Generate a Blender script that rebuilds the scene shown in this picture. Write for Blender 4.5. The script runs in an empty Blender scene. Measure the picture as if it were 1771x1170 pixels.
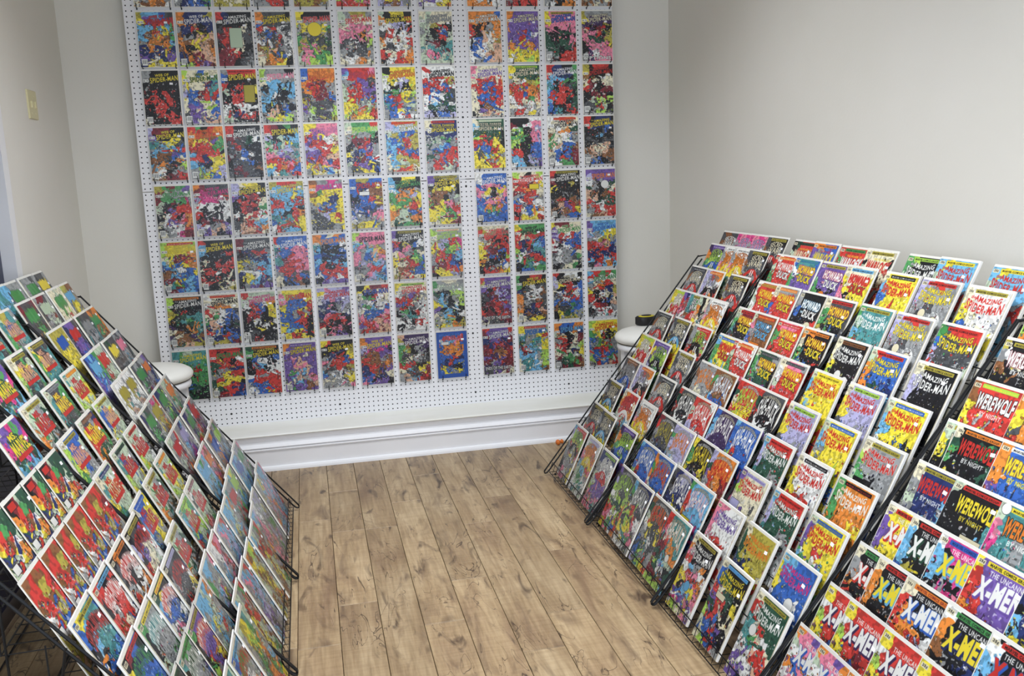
import bpy, math, random
import numpy as np
from mathutils import Matrix, Vector

S = 0.0254                      # everything below is laid out in inches
sc = bpy.context.scene
COL = sc.collection

# ------------------------------------------------------------------ camera
cam_d = bpy.data.cameras.new('camera')
cam_d.sensor_width = 36.0
cam_d.lens = 1600.0 * 36.0 / 1771.0
cam_d.clip_start = 0.05
cam = bpy.data.objects.new('camera', cam_d)
COL.objects.link(cam)
_R = ((0.97520801, -0.2180123, -0.03794691), (-0.07591051, -0.16850102, -0.98277414), (0.20786276, 0.96128978, -0.18087297))
_r, _u, _b = Vector(_R[0]), -Vector(_R[1]), -Vector(_R[2])
cam.matrix_world = Matrix(((_r.x, _u.x, _b.x, 19.878 * S), (_r.y, _u.y, _b.y, -192.631 * S), (_r.z, _u.z, _b.z, 57.504 * S), (0, 0, 0, 1)))
sc.camera = cam

# ------------------------------------------------------------------ light
w = bpy.data.worlds.new('sky')
sc.world = w
w.use_nodes = True
w.node_tree.nodes['Background'].inputs[0].default_value = (0.74, 0.84, 1.0, 1)
w.node_tree.nodes['Background'].inputs[1].default_value = 3.1

def area(name, loc, rot, sx, sy, energy, color):
    l = bpy.data.lights.new(name, 'AREA')
    l.shape = 'RECTANGLE'
    l.size, l.size_y = sx * S, sy * S
    l.energy = energy
    l.color = color
    o = bpy.data.objects.new(name, l)
    COL.objects.link(o)
    o.location = Vector(loc) * S
    o.rotation_euler = rot
    return o

for ly, le in ((-60, 27), (-135, 33)):
    lamp = area('ceiling_lamp', (38, ly, 117), (0, 0, 0), 48, 24, le, (0.90, 0.94, 1.0))
    lamp.data.spread = math.radians(125)
win = area('shop_window_daylight', (38, -231.0, 54), (math.radians(90), 0, 0), 112, 80, 1, (1, 1, 1))
win.data.cycles.is_portal = True
win2 = area('side_window_daylight', (-24.5, -184, 43), (0, math.radians(-90), 0), 62, 68, 1, (1, 1, 1))
win2.data.cycles.is_portal = True
sc.view_settings.view_transform = 'Standard'
sc.view_settings.look = 'None'
sc.view_settings.gamma = 1.0
sc.view_settings.use_curve_mapping = False
sc.view_settings.exposure = 0.12
sc.cycles.max_bounces = 8
sc.cycles.diffuse_bounces = 4
sc.cycles.glossy_bounces = 3
sc.cycles.transparent_max_bounces = 12

# ------------------------------------------------------------------ helpers
def srgb(c):
    return tuple(x / 12.92 if x <= 0.04045 else ((x + 0.055) / 1.055) ** 2.4 for x in c)

def hexc(h):
    return tuple(int(h[i:i + 2], 16) / 255 for i in (0, 2, 4))

class MB:
    """collects verts and faces in inches"""
    def __init__(self):
        self.v, self.f, self.smooth = [], [], False
    def add(self, vs, fs):
        n = len(self.v)
        self.v += [tuple(p) for p in vs]
        self.f += [tuple(i + n for i in f) for f in fs]
        return self
    def box(self, a, b):
        x0, y0, z0 = a
        x1, y1, z1 = b
        return self.add([(x0, y0, z0), (x1, y0, z0), (x1, y1, z0), (x0, y1, z0), (x0, y0, z1), (x1, y0, z1), (x1, y1, z1), (x0, y1, z1)],
                        [(0, 3, 2, 1), (4, 5, 6, 7), (0, 1, 5, 4), (1, 2, 6, 5), (2, 3, 7, 6), (3, 0, 4, 7)])
    def cbox(self, a, b, c=0.1):
        """box with its upper edges chamfered"""
        x0, y0, z0 = a
        x1, y1, z1 = b
        return self.add([(x0, y0, z0), (x1, y0, z0), (x1, y1, z0), (x0, y1, z0), (x0, y0, z1 - c), (x1, y0, z1 - c), (x1, y1, z1 - c), (x0, y1, z1 - c),
                         (x0 + c, y0 + c, z1), (x1 - c, y0 + c, z1), (x1 - c, y1 - c, z1), (x0 + c, y1 - c, z1)],
                        [(0, 3, 2, 1), (8, 9, 10, 11), (0, 1, 5, 4), (1, 2, 6, 5), (2, 3, 7, 6), (3, 0, 4, 7), (4, 5, 9, 8), (5, 6, 10, 9), (6, 7, 11, 10), (7, 4, 8, 11)])
    def tube(self, pts, r, n=6):
        pts = [Vector(p) for p in pts]
        rings = []
        for i, p in enumerate(pts):
            t = (pts[min(i + 1, len(pts) - 1)] - pts[max(i - 1, 0)]).normalized()
            a = t.cross(Vector((0, 0, 1)))
            if a.length < 1e-3:
                a = t.cross(Vector((0, 1, 0)))
            a.normalize()
            b = t.cross(a)
            rings.append([p + (a * math.cos(2 * math.pi * k / n) + b * math.sin(2 * math.pi * k / n)) * r for k in range(n)])
        vs = [q for ring in rings for q in ring]
        fs = []
        for i in range(len(pts) - 1):
            for k in range(n):
                k2 = (k + 1) % n
                fs.append((i * n + k, i * n + k2, (i + 1) * n + k2, (i + 1) * n + k))
        fs.append(tuple(range(n)))
        fs.append(tuple((len(pts) - 1) * n + k for k in reversed(range(n))))
        return self.add(vs, fs)
    def lathe(self, prof, n=40, c=(0, 0, 0)):
        vs, fs = [], []
        for r, z in prof:
            for k in range(n):
                a = 2 * math.pi * k / n
                vs.append((c[0] + r * math.cos(a), c[1] + r * math.sin(a), c[2] + z))
        m = len(prof)
        for i in range(m - 1):
            for k in range(n):
                k2 = (k + 1) % n
                fs.append((i * n + k, i * n + k2, (i + 1) * n + k2, (i + 1) * n + k))
        fs.append(tuple(reversed(range(n))))
        fs.append(tuple((m - 1) * n + k for k in range(n)))
        return self.add(vs, fs)
    def prism(self, prof, x0, x1):
        """profile of (y, z) points swept along x"""
        n = len(prof)
        vs = [(x0, y, z) for y, z in prof] + [(x1, y, z) for y, z in prof]
        fs = [(i, (i + 1) % n, n + (i + 1) % n, n + i) for i in range(n)]
        fs += [tuple(reversed(range(n))), tuple(range(n, 2 * n))]
        return self.add(vs, fs)
    def mesh(self, name, mat, smooth=False):
        me = bpy.data.meshes.new(name)
        me.from_pydata([(x * S, y * S, z * S) for x, y, z in self.v], [], self.f)
        if mat:
            me.materials.append(mat)
        if smooth:
            for p in me.polygons:
                p.use_smooth = True
        me.update()
        return me

def obj(name, me, parent=None, loc=None):
    o = bpy.data.objects.new(name, me)
    COL.objects.link(o)
    if parent:
        o.parent = parent
    if loc:
        o.location = Vector(loc) * S
    return o

def tag(o, label, cat, group=None):
    o['label'] = label
    o['category'] = cat
    if group:
        o['group'] = group
    return o

def structure(o, label=None):
    o['kind'] = 'structure'
    if label:
        o['label'] = label
    return o

def new_mat(name, color, rough=0.6, spec=0.5, metal=0.0):
    m = bpy.data.materials.new(name)
    m.use_nodes = True
    b = m.node_tree.nodes['Principled BSDF']
    b.inputs['Base Color'].default_value = (*srgb(color), 1)
    b.inputs['Roughness'].default_value = rough
    b.inputs['Specular IOR Level'].default_value = spec
    b.inputs['Metallic'].default_value = metal
    return m

def nodes(m):
    return m.node_tree.nodes, m.node_tree.links, m.node_tree.nodes['Principled BSDF']

def noisy(m, col_a, col_b, scale=6.0, bump=0.0, bump_scale=60.0, stretch=(1, 1, 1)):
    N, L, b = nodes(m)
    tc = N.new('ShaderNodeTexCoord')
    mp = N.new('ShaderNodeMapping')
    mp.inputs['Scale'].default_value = stretch
    nz = N.new('ShaderNodeTexNoise')
    nz.inputs['Scale'].default_value = scale
    nz.inputs['Detail'].default_value = 4
    cr = N.new('ShaderNodeValToRGB')
    cr.color_ramp.elements[0].position, cr.color_ramp.elements[1].position = 0.3, 0.7
    cr.color_ramp.elements[0].color = (*srgb(col_a), 1)
    cr.color_ramp.elements[1].color = (*srgb(col_b), 1)
    L.new(tc.outputs['Object'], mp.inputs[0])
    L.new(mp.outputs[0], nz.inputs['Vector'])
    L.new(nz.outputs['Fac'], cr.inputs[0])
    L.new(cr.outputs[0], b.inputs['Base Color'])
    if bump:
        n2 = N.new('ShaderNodeTexNoise')
        n2.inputs['Scale'].default_value = bump_scale
        n2.inputs['Detail'].default_value = 3
        L.new(tc.outputs['Object'], n2.inputs['Vector'])
        bp = N.new('ShaderNodeBump')
        bp.inputs['Strength'].default_value = bump
        bp.inputs['Distance'].default_value = 0.003
        L.new(n2.outputs['Fac'], bp.inputs['Height'])
        L.new(bp.outputs[0], b.inputs['Normal'])
    return m

# ------------------------------------------------------------------ materials
M_wall = noisy(new_mat('wall_paint', hexc('e2dfd6'), 0.75, 0.3), hexc('dfdcd2'), hexc('e5e2da'), 1.2, 0.12, 90)
M_ceil = new_mat('ceiling_paint', hexc('e8e6e0'), 0.9, 0.2)
M_trim = noisy(new_mat('gloss_trim_paint', hexc('ececee'), 0.35, 0.5), hexc('eaeaec'), hexc('f0f0f2'), 3, 0.05, 40)
M_ledge = noisy(new_mat('ledge_top_paint', hexc('e9e9e2'), 0.4, 0.5), hexc('e2e1d6'), hexc('efefea'), 5, 0.08, 40, (0.4, 1, 1))
M_navy = noisy(new_mat('navy_door_paint', hexc('2a2e44'), 0.4, 0.5), hexc('262a3e'), hexc('2e3350'), 4)
M_black = new_mat('black_wire_coating', hexc('0e0e10'), 0.45, 0.3)
M_white_board = new_mat('white_backing_board', hexc('f4f2ec'), 0.6, 0.3)
M_hook = new_mat('black_peg_hook', hexc('101012'), 0.4, 0.5)
M_vinyl = noisy(new_mat('white_vinyl', hexc('f0efe8'), 0.42, 0.5), hexc('ebeae2'), hexc('f3f2ec'), 8, 0.06, 30)
M_piping = new_mat('grey_seat_seam', hexc('6a6458'), 0.6)
M_white_metal = new_mat('white_painted_wood', hexc('eeeef0'), 0.4)
M_cream = new_mat('cream_plastic', hexc('d8d0a6'), 0.4)
M_tape_black = new_mat('black_rubber', hexc('161616'), 0.55)
M_tape_yellow = new_mat('yellow_plastic', hexc('d8c832'), 0.4)
M_orange = new_mat('orange_plastic', hexc('d8742c'), 0.4)
M_stick = new_mat('pale_wood', hexc('d8cdb6'), 0.6)
M_sticker = new_mat('white_price_label', hexc('f4f4f6'), 0.5)
M_brass = new_mat('brass', hexc('b99a55'), 0.3, 0.5, 1.0)

def peg_material():
    m = new_mat('white_pegboard', hexc('ebebee'), 0.45, 0.4)
    N, L, b = nodes(m)
    tc = N.new('ShaderNodeTexCoord')
    sx = N.new('ShaderNodeSeparateXYZ')
    L.new(tc.outputs['Object'], sx.inputs[0])
    def cell(sock):
        a = N.new('ShaderNodeMath'); a.operation = 'DIVIDE'
        L.new(sock, a.inputs[0]); a.inputs[1].default_value = S
        f = N.new('ShaderNodeMath'); f.operation = 'FRACT'
        L.new(a.outputs[0], f.inputs[0])
        s = N.new('ShaderNodeMath'); s.operation = 'SUBTRACT'
        L.new(f.outputs[0], s.inputs[0]); s.inputs[1].default_value = 0.5
        p = N.new('ShaderNodeMath'); p.operation = 'POWER'
        L.new(s.outputs[0], p.inputs[0]); p.inputs[1].default_value = 2
        return p.outputs[0]
    ad = N.new('ShaderNodeMath'); ad.operation = 'ADD'
    L.new(cell(sx.outputs['X']), ad.inputs[0])
    L.new(cell(sx.outputs['Z']), ad.inputs[1])
    lt = N.new('ShaderNodeMath'); lt.operation = 'LESS_THAN'
    L.new(ad.outputs[0], lt.inputs[0]); lt.inputs[1].default_value = 0.137 ** 2
    mx = N.new('ShaderNodeMix'); mx.data_type = 'RGBA'
    mx.inputs['A'].default_value = (*srgb(hexc('ebebee')), 1)
    mx.inputs['B'].default_value = (*srgb(hexc('16161a')), 1)
    L.new(lt.outputs[0], mx.inputs['Factor'])
    L.new(mx.outputs['Result'], b.inputs['Base Color'])
    return m
M_peg = peg_material()

def plank_material():
    m = new_mat('tan_oak_laminate', hexc('a5855f'), 0.42, 0.45)
    N, L, b = nodes(m)
    tc = N.new('ShaderNodeTexCoord')
    oi = N.new('ShaderNodeObjectInfo')
    mu = N.new('ShaderNodeMath'); mu.operation = 'MULTIPLY'; mu.inputs[1].default_value = 37.0
    L.new(oi.outputs['Random'], mu.inputs[0])
    va = N.new('ShaderNodeVectorMath'); va.operation = 'ADD'
    L.new(tc.outputs['Object'], va.inputs[0]); L.new(mu.outputs[0], va.inputs[1])
    def noise(scale, stretch, detail=4, dist=0.0, rough=0.55):
        mp = N.new('ShaderNodeMapping'); mp.inputs['Scale'].default_value = stretch
        L.new(va.outputs[0], mp.inputs[0])
        n = N.new('ShaderNodeTexNoise')
        n.inputs['Scale'].default_value = scale; n.inputs['Detail'].default_value = detail
        n.inputs['Distortion'].default_value = dist; n.inputs['Roughness'].default_value = rough
        L.new(mp.outputs[0], n.inputs['Vector'])
        return n.outputs['Fac']
    def ramp(sock, stops):
        r = N.new('ShaderNodeValToRGB')
        e = r.color_ramp.elements
        while len(e) < len(stops):
            e.new(0.5)
        for el, (p, c) in zip(e, stops):
            el.position = p
            el.color = (*srgb(c), 1) if len(c) == 3 else c
        L.new(sock, r.inputs[0])
        return r.outputs[0]
    def mix(fac, a, b_, mode='MIX'):
        x = N.new('ShaderNodeMix'); x.data_type = 'RGBA'; x.blend_type = mode
        if isinstance(fac, float):
            x.inputs['Factor'].default_value = fac
        else:
            L.new(fac, x.inputs['Factor'])
        L.new(a, x.inputs['A']) if not isinstance(a, tuple) else setattr(x.inputs['A'], 'default_value', (*srgb(a), 1))
        L.new(b_, x.inputs['B']) if not isinstance(b_, tuple) else setattr(x.inputs['B'], 'default_value', (*srgb(b_), 1))
        return x.outputs['Result']
    base = ramp(noise(3.0, (2.2, 0.5, 1), 5, 0.6), [(0.28, hexc('8b7258')), (0.5, hexc('aa9270')), (0.72, hexc('bda785'))])
    grain = ramp(noise(22.0, (3.2, 0.22, 1), 4, 0.4), [(0.3, hexc('b0a494')), (0.65, hexc('ffffff'))])
    col = mix(0.55, base, grain, 'MULTIPLY')
    saw = ramp(noise(30.0, (0.25, 3.0, 1), 2), [(0.35, hexc('d8d0c6')), (0.6, hexc('ffffff'))])
    col = mix(0.35, col, saw, 'MULTIPLY')
    smoke = ramp(noise(5.5, (2.0, 0.55, 1), 3, 1.2), [(0.54, (0, 0, 0, 1)), (0.74, (0.75, 0.75, 0.75, 1))])
    col = mix(smoke, col, hexc('5a4636'))
    crack = ramp(noise(4.2, (2.6, 0.62, 1), 2, 2.4, 0.4), [(0.488, (0, 0, 0, 1)), (0.5, (1, 1, 1, 1)), (0.512, (0, 0, 0, 1))])
    gate = ramp(noise(4.0, (1.3, 0.9, 1), 2), [(0.47, (0, 0, 0, 1)), (0.58, (1, 1, 1, 1))])
    cm = N.new('ShaderNodeMath'); cm.operation = 'MULTIPLY'
    L.new(crack, cm.inputs[0]); L.new(gate, cm.inputs[1])
    col = mix(cm.outputs[0], col, hexc('3e2e24'))
    knot = ramp(noise(6.0, (2.2, 0.65, 1), 3, 1.4, 0.5), [(0.61, (0, 0, 0, 1)), (0.75, (0.9, 0.9, 0.9, 1))])
    col = mix(knot, col, hexc('3c2c22'))
    hs = N.new('ShaderNodeHueSaturation')
    mr = N.new('ShaderNodeMapRange'); mr.inputs['To Min'].default_value = 0.9; mr.inputs['To Max'].default_value = 1.1
    L.new(oi.outputs['Random'], mr.inputs['Value'])
    L.new(mr.outputs[0], hs.inputs['Value'])
    L.new(col, hs.inputs['Color'])
    L.new(hs.outputs[0], b.inputs['Base Color'])
    return m
M_plank = plank_material()
M_sub = new_mat('dark_subfloor', hexc('3a2c20'), 0.9, 0.1)

def sleeve_material():
    """clear polythene: see-through, with a glossy skin"""
    m = bpy.data.materials.new('clear_plastic_sleeve')
    m.use_nodes = True
    N, L = m.node_tree.nodes, m.node_tree.links
    for n in list(N):
        N.remove(n)
    out = N.new('ShaderNodeOutputMaterial')
    tr = N.new('ShaderNodeBsdfTransparent')
    gl = N.new('ShaderNodeBsdfGlossy')
    gl.inputs['Roughness'].default_value = 0.13
    fr = N.new('ShaderNodeFresnel')
    fr.inputs['IOR'].default_value = 1.3
    mx = N.new('ShaderNodeMixShader')
    tc = N.new('ShaderNodeTexCoord')
    oi = N.new('ShaderNodeObjectInfo')
    mu = N.new('ShaderNodeMath'); mu.operation = 'MULTIPLY'; mu.inputs[1].default_value = 23.0
    L.new(oi.outputs['Random'], mu.inputs[0])
    va = N.new('ShaderNodeVectorMath'); va.operation = 'ADD'
    L.new(tc.outputs['Object'], va.inputs[0]); L.new(mu.outputs[0], va.inputs[1])
    mp = N.new('ShaderNodeMapping'); mp.inputs['Scale'].default_value = (1.0, 0.45, 1)
    L.new(va.outputs[0], mp.inputs[0])
    nz = N.new('ShaderNodeTexNoise'); nz.inputs['Scale'].default_value = 14; nz.inputs['Detail'].default_value = 2; nz.inputs['Distortion'].default_value = 0.8
    L.new(mp.outputs[0], nz.inputs['Vector'])
    bp = N.new('ShaderNodeBump'); bp.inputs['Strength'].default_value = 0.35; bp.inputs['Distance'].default_value = 0.01
    L.new(nz.outputs['Fac'], bp.inputs['Height'])
    L.new(bp.outputs[0], gl.inputs['Normal'])
    L.new(bp.outputs[0], fr.inputs['Normal'])
    L.new(fr.outputs[0], mx.inputs[0])
    L.new(tr.outputs[0], mx.inputs[1])
    L.new(gl.outputs[0], mx.inputs[2])
    L.new(mx.outputs[0], out.inputs[0])
    return m
M_sleeve = sleeve_material()

# ------------------------------------------------------------------ room shell
XL, XR, YB, YF, ZC = -23.0, 99.4, 3.2, -232.0, 120.0

def plane_box(name, a, b, mat, label=None):
    return structure(obj(name, MB().box(a, b).mesh(name, mat)), label)

plane_box('wall_back', (XL - 4, YB, 0), (XR + 4, YB + 4, ZC), M_wall, 'plain off-white wall behind the pegboard')
plane_box('wall_right', (XR, YF, 0), (XR + 4, YB, ZC), M_wall, 'plain off-white wall behind the right-hand racks')
lw = MB().box((XL - 4, -39.6, 0), (XL, YB, ZC)).box((XL - 4, YF, 0), (XL, -218, ZC)).box((XL - 4, -218, 74), (XL, -150, ZC)).box((XL - 4, -218, 0), (XL, -150, 12)).box((XL - 4, -150, 0), (XL, -82, ZC)).box((XL - 4, -82, 84), (XL, -39.6, ZC))
structure(obj('wall_left', lw.mesh('wall_left', M_wall)), 'off-white wall with the cream switch plate')
fw = MB().box((XL - 4, YF - 4, 0), (XR + 4, YF, 14)).box((XL - 4, YF - 4, 94), (XR + 4, YF, ZC)).box((XL - 4, YF - 4, 14), (-18, YF, 94)).box((94, YF - 4, 14), (XR + 4, YF, 94))
structure(obj('wall_front', fw.mesh('wall_front', M_wall)), 'shop front wall with the display window behind the viewer')
plane_box('ceiling', (XL - 4, YF, ZC), (XR + 4, YB + 4, ZC + 4), M_ceil)

door = structure(obj('door_1', MB().box((XL - 3.2, -79.5, 0.3), (XL - 1.6, -42.2, 81.6)).mesh('door_1', M_navy)), 'dark navy panelled door in the left wall')
for (z0, z1) in ((7, 24), (28, 50), (54, 76)):
    for (ya, yb) in ((-76, -62.5), (-59.5, -46)):
        obj('panel', MB().cbox((0, 0, 0), (yb - ya, z1 - z0, 0.5), 0.4).mesh('panel', M_navy), door).matrix_local = \
            Matrix(((0, 0, 1, (XL - 1.62) * S), (1, 0, 0, ya * S), (0, 1, 0, z0 * S), (0, 0, 0, 1)))
obj('handle', MB().lathe([(0.2, 0), (0.9, 0.3), (1.0, 1.0), (0.6, 1.6)], 14).mesh('handle', M_brass, True), door).matrix_local = \
    Matrix(((0, 0, 1, (XL - 1.5) * S), (1, 0, 0, -75.5 * S), (0, 1, 0, 38 * S), (0, 0, 0, 1)))
trim = MB().box((XL - 4, -42.2, 0), (XL + 0.35, -39.6, 84.2)).box((XL - 4, -82, 0), (XL + 0.35, -79.4, 84.2)).box((XL - 4, -79.4, 81.6), (XL + 0.35, -42.2, 84.2))
structure(obj('trim_1', trim.mesh('trim_1', M_trim)), 'white casing around the navy door')
plane_box('baseboard_left', (XL, -39.4, 0), (XL + 0.6, -9.6, 5.2), M_trim)
plane_box('baseboard_right', (XR - 0.6, YF, 0), (XR, -9.6, 5.2), M_trim)

# the stepped ledge under the pegboard: one moulded front, one painted top
prof = [(YB, 0), (YB, 6.9), (-9.0, 6.9), (-9.0, 6.5), (-8.7, 6.1), (-8.5, 5.7), (-8.7, 5.35), (-9.2, 5.1), (-9.55, 4.85), (-9.55, 4.72), (-9.2, 4.66),
        (-9.2, 4.6), (-9.5, 4.5), (-9.55, 4.3), (-9.5, 4.1), (-9.2, 4.0), (-9.2, 3.92), (-9.3, 3.85), (-9.3, 0.9), (-9.75, 0.75), (-9.9, 0.4), (-9.95, 0)]
structure(obj('trim_2', MB().prism(list(reversed(prof)), XL, XR).mesh('trim_2', M_trim)), 'white moulded ledge front below the pegboard')
cap = [(YB, 6.9), (YB, 7.48), (-8.9, 7.44), (-9.3, 7.34), (-9.42, 7.15), (-9.3, 6.95), (-9.0, 6.9)]
structure(obj('trim_3', MB().prism(list(reversed(cap)), XL, XR).mesh('trim_3', M_ledge)), 'scuffed cream top of the ledge')

# floor boards
floor = structure(obj('floor', MB().box((XL - 4, YF, -1.2), (XR + 4, YB, -0.62)).mesh('floor', M_sub)), 'tan laminate floor of narrow boards')
rnd = random.Random(7)
PW = 5.3195
joints = {1: [-26.4, -46.3, -73.2], 2: [-46.6, -98], 3: [-35.4, -81.8], 4: [-69.9, -22], 5: [-49.4, -92], 6: [-83.3, -38], 7: [-23.9, -64], 0: [-83.7, -40], 8: [-55, -30]}
plank_meshes = {}
for i in range(-8, 17):
    xa = 14.8885 + i * PW
    xb = xa + PW
    js = sorted(joints.get(i, [-30 - rnd.random() * 18, -80 - rnd.random() * 14]), reverse=True)
    y = -9.0
    cuts = [y] + js
    while cuts[-1] > -150:
        cuts.append(cuts[-1] - 47.5)
    for a, b_ in zip(cuts[:-1], cuts[1:]):
        xa2, xb2 = max(xa, XL), min(xb, XR)
        ln = round(a - b_, 2)
        key = (ln, round(xb2 - xa2, 2))
        if key not in plank_meshes:
            g = 0.035
            plank_meshes[key] = MB().cbox((g, -ln + g, -0.62), (xb2 - xa2 - g, -g, 0), 0.05).mesh('plank', M_plank)
        obj('plank', plank_meshes[key], floor, (xa2, a, 0))

# ------------------------------------------------------------------ pegboard
peg = bpy.data.objects.new('pegboard', None)
COL.objects.link(peg)
peg.location = Vector((-10.5, 0, 7.48)) * S
tag(peg, 'big white perforated pegboard standing on the ledge', 'pegboard')
pm = MB().box((0, 0, 0), (96, 0.25, 48)).mesh('panel', M_peg)
obj('panel', pm, peg)
obj('panel', pm, peg, (0, 0, 48.15))
for x in (6, 34, 62, 88):
    obj('batten', MB().box((x, 0.25, 0.2), (x + 1.5, YB - 0.02, 96)).mesh('batten', M_white_metal), peg)
bolt = MB().lathe([(0.0, 0), (0.22, 0.02), (0.2, 0.08), (0.08, 0.12)], 10).mesh('bolt', M_hook, True)
for x in (12.5, 34.5, 63.5, 84.5):
    for z in (2.5, 15.5, 28.5, 46.65, 60.65):
        o = obj('bolt', bolt, peg)
        o.matrix_local = Matrix(((1, 0, 0, x * S), (0, 0, -1, 0), (0, 1, 0, z * S), (0, 0, 0, 1)))

# ------------------------------------------------------------------ printed covers
PAL = {k: np.array(hexc(v), np.float32) for k, v in dict(
    k='17171b', d='4a4c4f', s='9a9c9c', w='f3f2ec', m='ebe3c4', r='d23a33', R='7c2630', p='ec86a2', P='dc3f88', o='e98b36', O='8e5a35',
    f='e2b494', y='f2de3e', Y='b9ac45', l='b4dc58', g='4f9f58', G='28513e', t='4d9696', c='71b7de', b='3566bd', B='232f66', v='7357a6',
    V='3f2c58', e='c3d3b8', a='b9b5da').items()}
NAMEC = dict(k='black', d='charcoal', s='grey', w='white', m='cream', r='red', R='maroon', p='pink', P='magenta', o='orange', O='brown', f='tan', y='yellow',
             Y='olive', l='lime', g='green', G='dark green', t='teal', c='pale blue', b='blue', B='navy', v='purple', V='dark purple', e='pale green', a='lavender')
TW, TH, NCOL = 176, 272, 22

def text_tris(s, bold=0.02, shear=0.0):
    cu = bpy.data.curves.new('lettering', 'FONT')
    cu.body = s
    cu.offset = bold
    cu.shear = shear
    cu.resolution_u = 3
    cu.space_character = 1.1
    ob = bpy.data.objects.new('lettering', cu)
    COL.objects.link(ob)
    bpy.context.view_layer.update()
    me = bpy.data.meshes.new_from_object(ob.evaluated_get(bpy.context.evaluated_depsgraph_get()))
    me.calc_loop_triangles()
    v = np.empty(len(me.vertices) * 3, np.float32)
    me.vertices.foreach_get('co', v)
    t = np.empty(len(me.loop_triangles) * 3, np.int32)
    me.loop_triangles.foreach_get('vertices', t)
    bpy.data.objects.remove(ob)
    bpy.data.curves.remove(cu)
    bpy.data.meshes.remove(me)
    return v.reshape(-1, 3)[:, :2], t.reshape(-1, 3)

_mc = {}
def text_mask(s, h, wd, bold=0.02, shear=0.0):
    """lettering stretched to fill an h x wd mask"""
    key = (s, h, wd, bold, shear)
    if key in _mc:
        return _mc[key]
    v, t = text_tris(s, bold, shear)
    lo, hi = v.min(0), v.max(0)
    SSS = 3
    q = (v - lo) / (hi - lo) * np.array([wd * SSS - 1, h * SSS - 1])
    q[:, 1] = h * SSS - 1 - q[:, 1]
    M = np.zeros((h * SSS, wd * SSS), np.float32)
    for tri in t:
        a, b, c = q[tri]
        x0, x1 = int(max(0, min(a[0], b[0], c[0]))), int(min(wd * SSS - 1, max(a[0], b[0], c[0]))) + 1
        y0, y1 = int(max(0, min(a[1], b[1], c[1]))), int(min(h * SSS - 1, max(a[1], b[1], c[1]))) + 1
        X, Y = np.meshgrid(np.arange(x0, x1) + 0.5, np.arange(y0, y1) + 0.5)
        d = (b[1] - c[1]) * (a[0] - c[0]) + (c[0] - b[0]) * (a[1] - c[1])
        if abs(d) < 1e-6 or X.size == 0:
            continue
        l1 = ((b[1] - c[1]) * (X - c[0]) + (c[0] - b[0]) * (Y - c[1])) / d
        l2 = ((c[1] - a[1]) * (X - c[0]) + (a[0] - c[0]) * (Y - c[1])) / d
        M[y0:y1, x0:x1] = np.maximum(M[y0:y1, x0:x1], (l1 >= -0.02) & (l2 >= -0.02) & (l1 + l2 <= 1.02))
    M = M.reshape(h, SSS, wd, SSS).mean((1, 3))
    _mc[key] = M
    return M

YY, XX = np.meshgrid((np.arange(TH) + 0.5) / TH, (np.arange(TW) + 0.5) / TW, indexing='ij')
YY = YY.astype(np.float32); XX = XX.astype(np.float32)

def vnoise(rng, nx, ny):
    g = rng.random((ny + 2, nx + 2)).astype(np.float32)
    x, y = XX * nx, YY * ny
    xi, yi = x.astype(int), y.astype(int)
    fx, fy = x - xi, y - yi
    fx, fy = fx * fx * (3 - 2 * fx), fy * fy * (3 - 2 * fy)
    return (g[yi, xi] * (1 - fx) + g[yi, xi + 1] * fx) * (1 - fy) + (g[yi + 1, xi] * (1 - fx) + g[yi + 1, xi + 1] * fx) * fy

def warp_mask(M, box, smile=0.0, slope=0.0, flare=0.0):
    """place a mask in box=(x0,y0,x1,y1); smile bends it, flare makes the ends taller"""
    x0, y0, x1, y1 = box
    s = (XX - x0) / (x1 - x0)
    c = 2 * s - 1
    off = -smile * c * c + smile * 0.5 - slope * (s - 0.5)
    hh = (y1 - y0) * (1 + flare * c * c)
    t = (YY - (y0 + y1) / 2 - off) / hh + 0.5
    ok = (s >= 0) & (s < 1) & (t >= 0) & (t < 1)
    i = np.clip((t * M.shape[0]).astype(int), 0, M.shape[0] - 1)
    j = np.clip((s * M.shape[1]).astype(int), 0, M.shape[1] - 1)
    return np.where(ok, M[i, j], 0)

def dilate(a, n):
    for _ in range(n):
        b = a.copy()
        b[1:] = np.maximum(b[1:], a[:-1]); b[:-1] = np.maximum(b[:-1], a[1:])
        b[:, 1:] = np.maximum(b[:, 1:], a[:, :-1]); b[:, :-1] = np.maximum(b[:, :-1], a[:, 1:])
        a = b
    return a

def shift(a, dy, dx):
    b = np.zeros_like(a)
    b[max(dy, 0):TH + min(dy, 0), max(dx, 0):TW + min(dx, 0)] = a[max(-dy, 0):TH - max(dy, 0), max(-dx, 0):TW - max(dx, 0)]
    return b

def paint(img, mask, col):
    img += (PAL[col] - img) * mask[..., None]

def rect(img, x0, y0, x1, y1, col):
    img[int(y0 * TH):int(y1 * TH), int(x0 * TW):int(x1 * TW)] = PAL[col]

def letters(img, text, box, col, out='k', bold=0.03, smile=0.0, slope=0.0, flare=0.0, shear=0.0, n=1, drop=0):
    hh, ww = max(6, int((box[3] - box[1]) * TH * 1.5)), max(8, int((box[2] - box[0]) * TW * 1.5))
    m = warp_mask(text_mask(text, hh, ww, bold, shear), box, smile, slope, flare)
    if out:
        d = dilate(m, n) * (0.8 if not drop else 1.0)
        if drop:
            for k in range(1, drop + 1):
                d = np.maximum(d, shift(d, 1, 1))
        paint(img, d, out)
    paint(img, m, col)

def banner(img, bc, tc, text='MARVEL COMICS GROUP', x0=0.2, x1=0.93, y0=0.022, y1=0.066):
    rect(img, x0, y0, x1, y1, bc)
    letters(img, text, (x0 + 0.04, y0 + 0.011, x1 - 0.04, y1 - 0.011), tc, None, 0.015)

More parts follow.
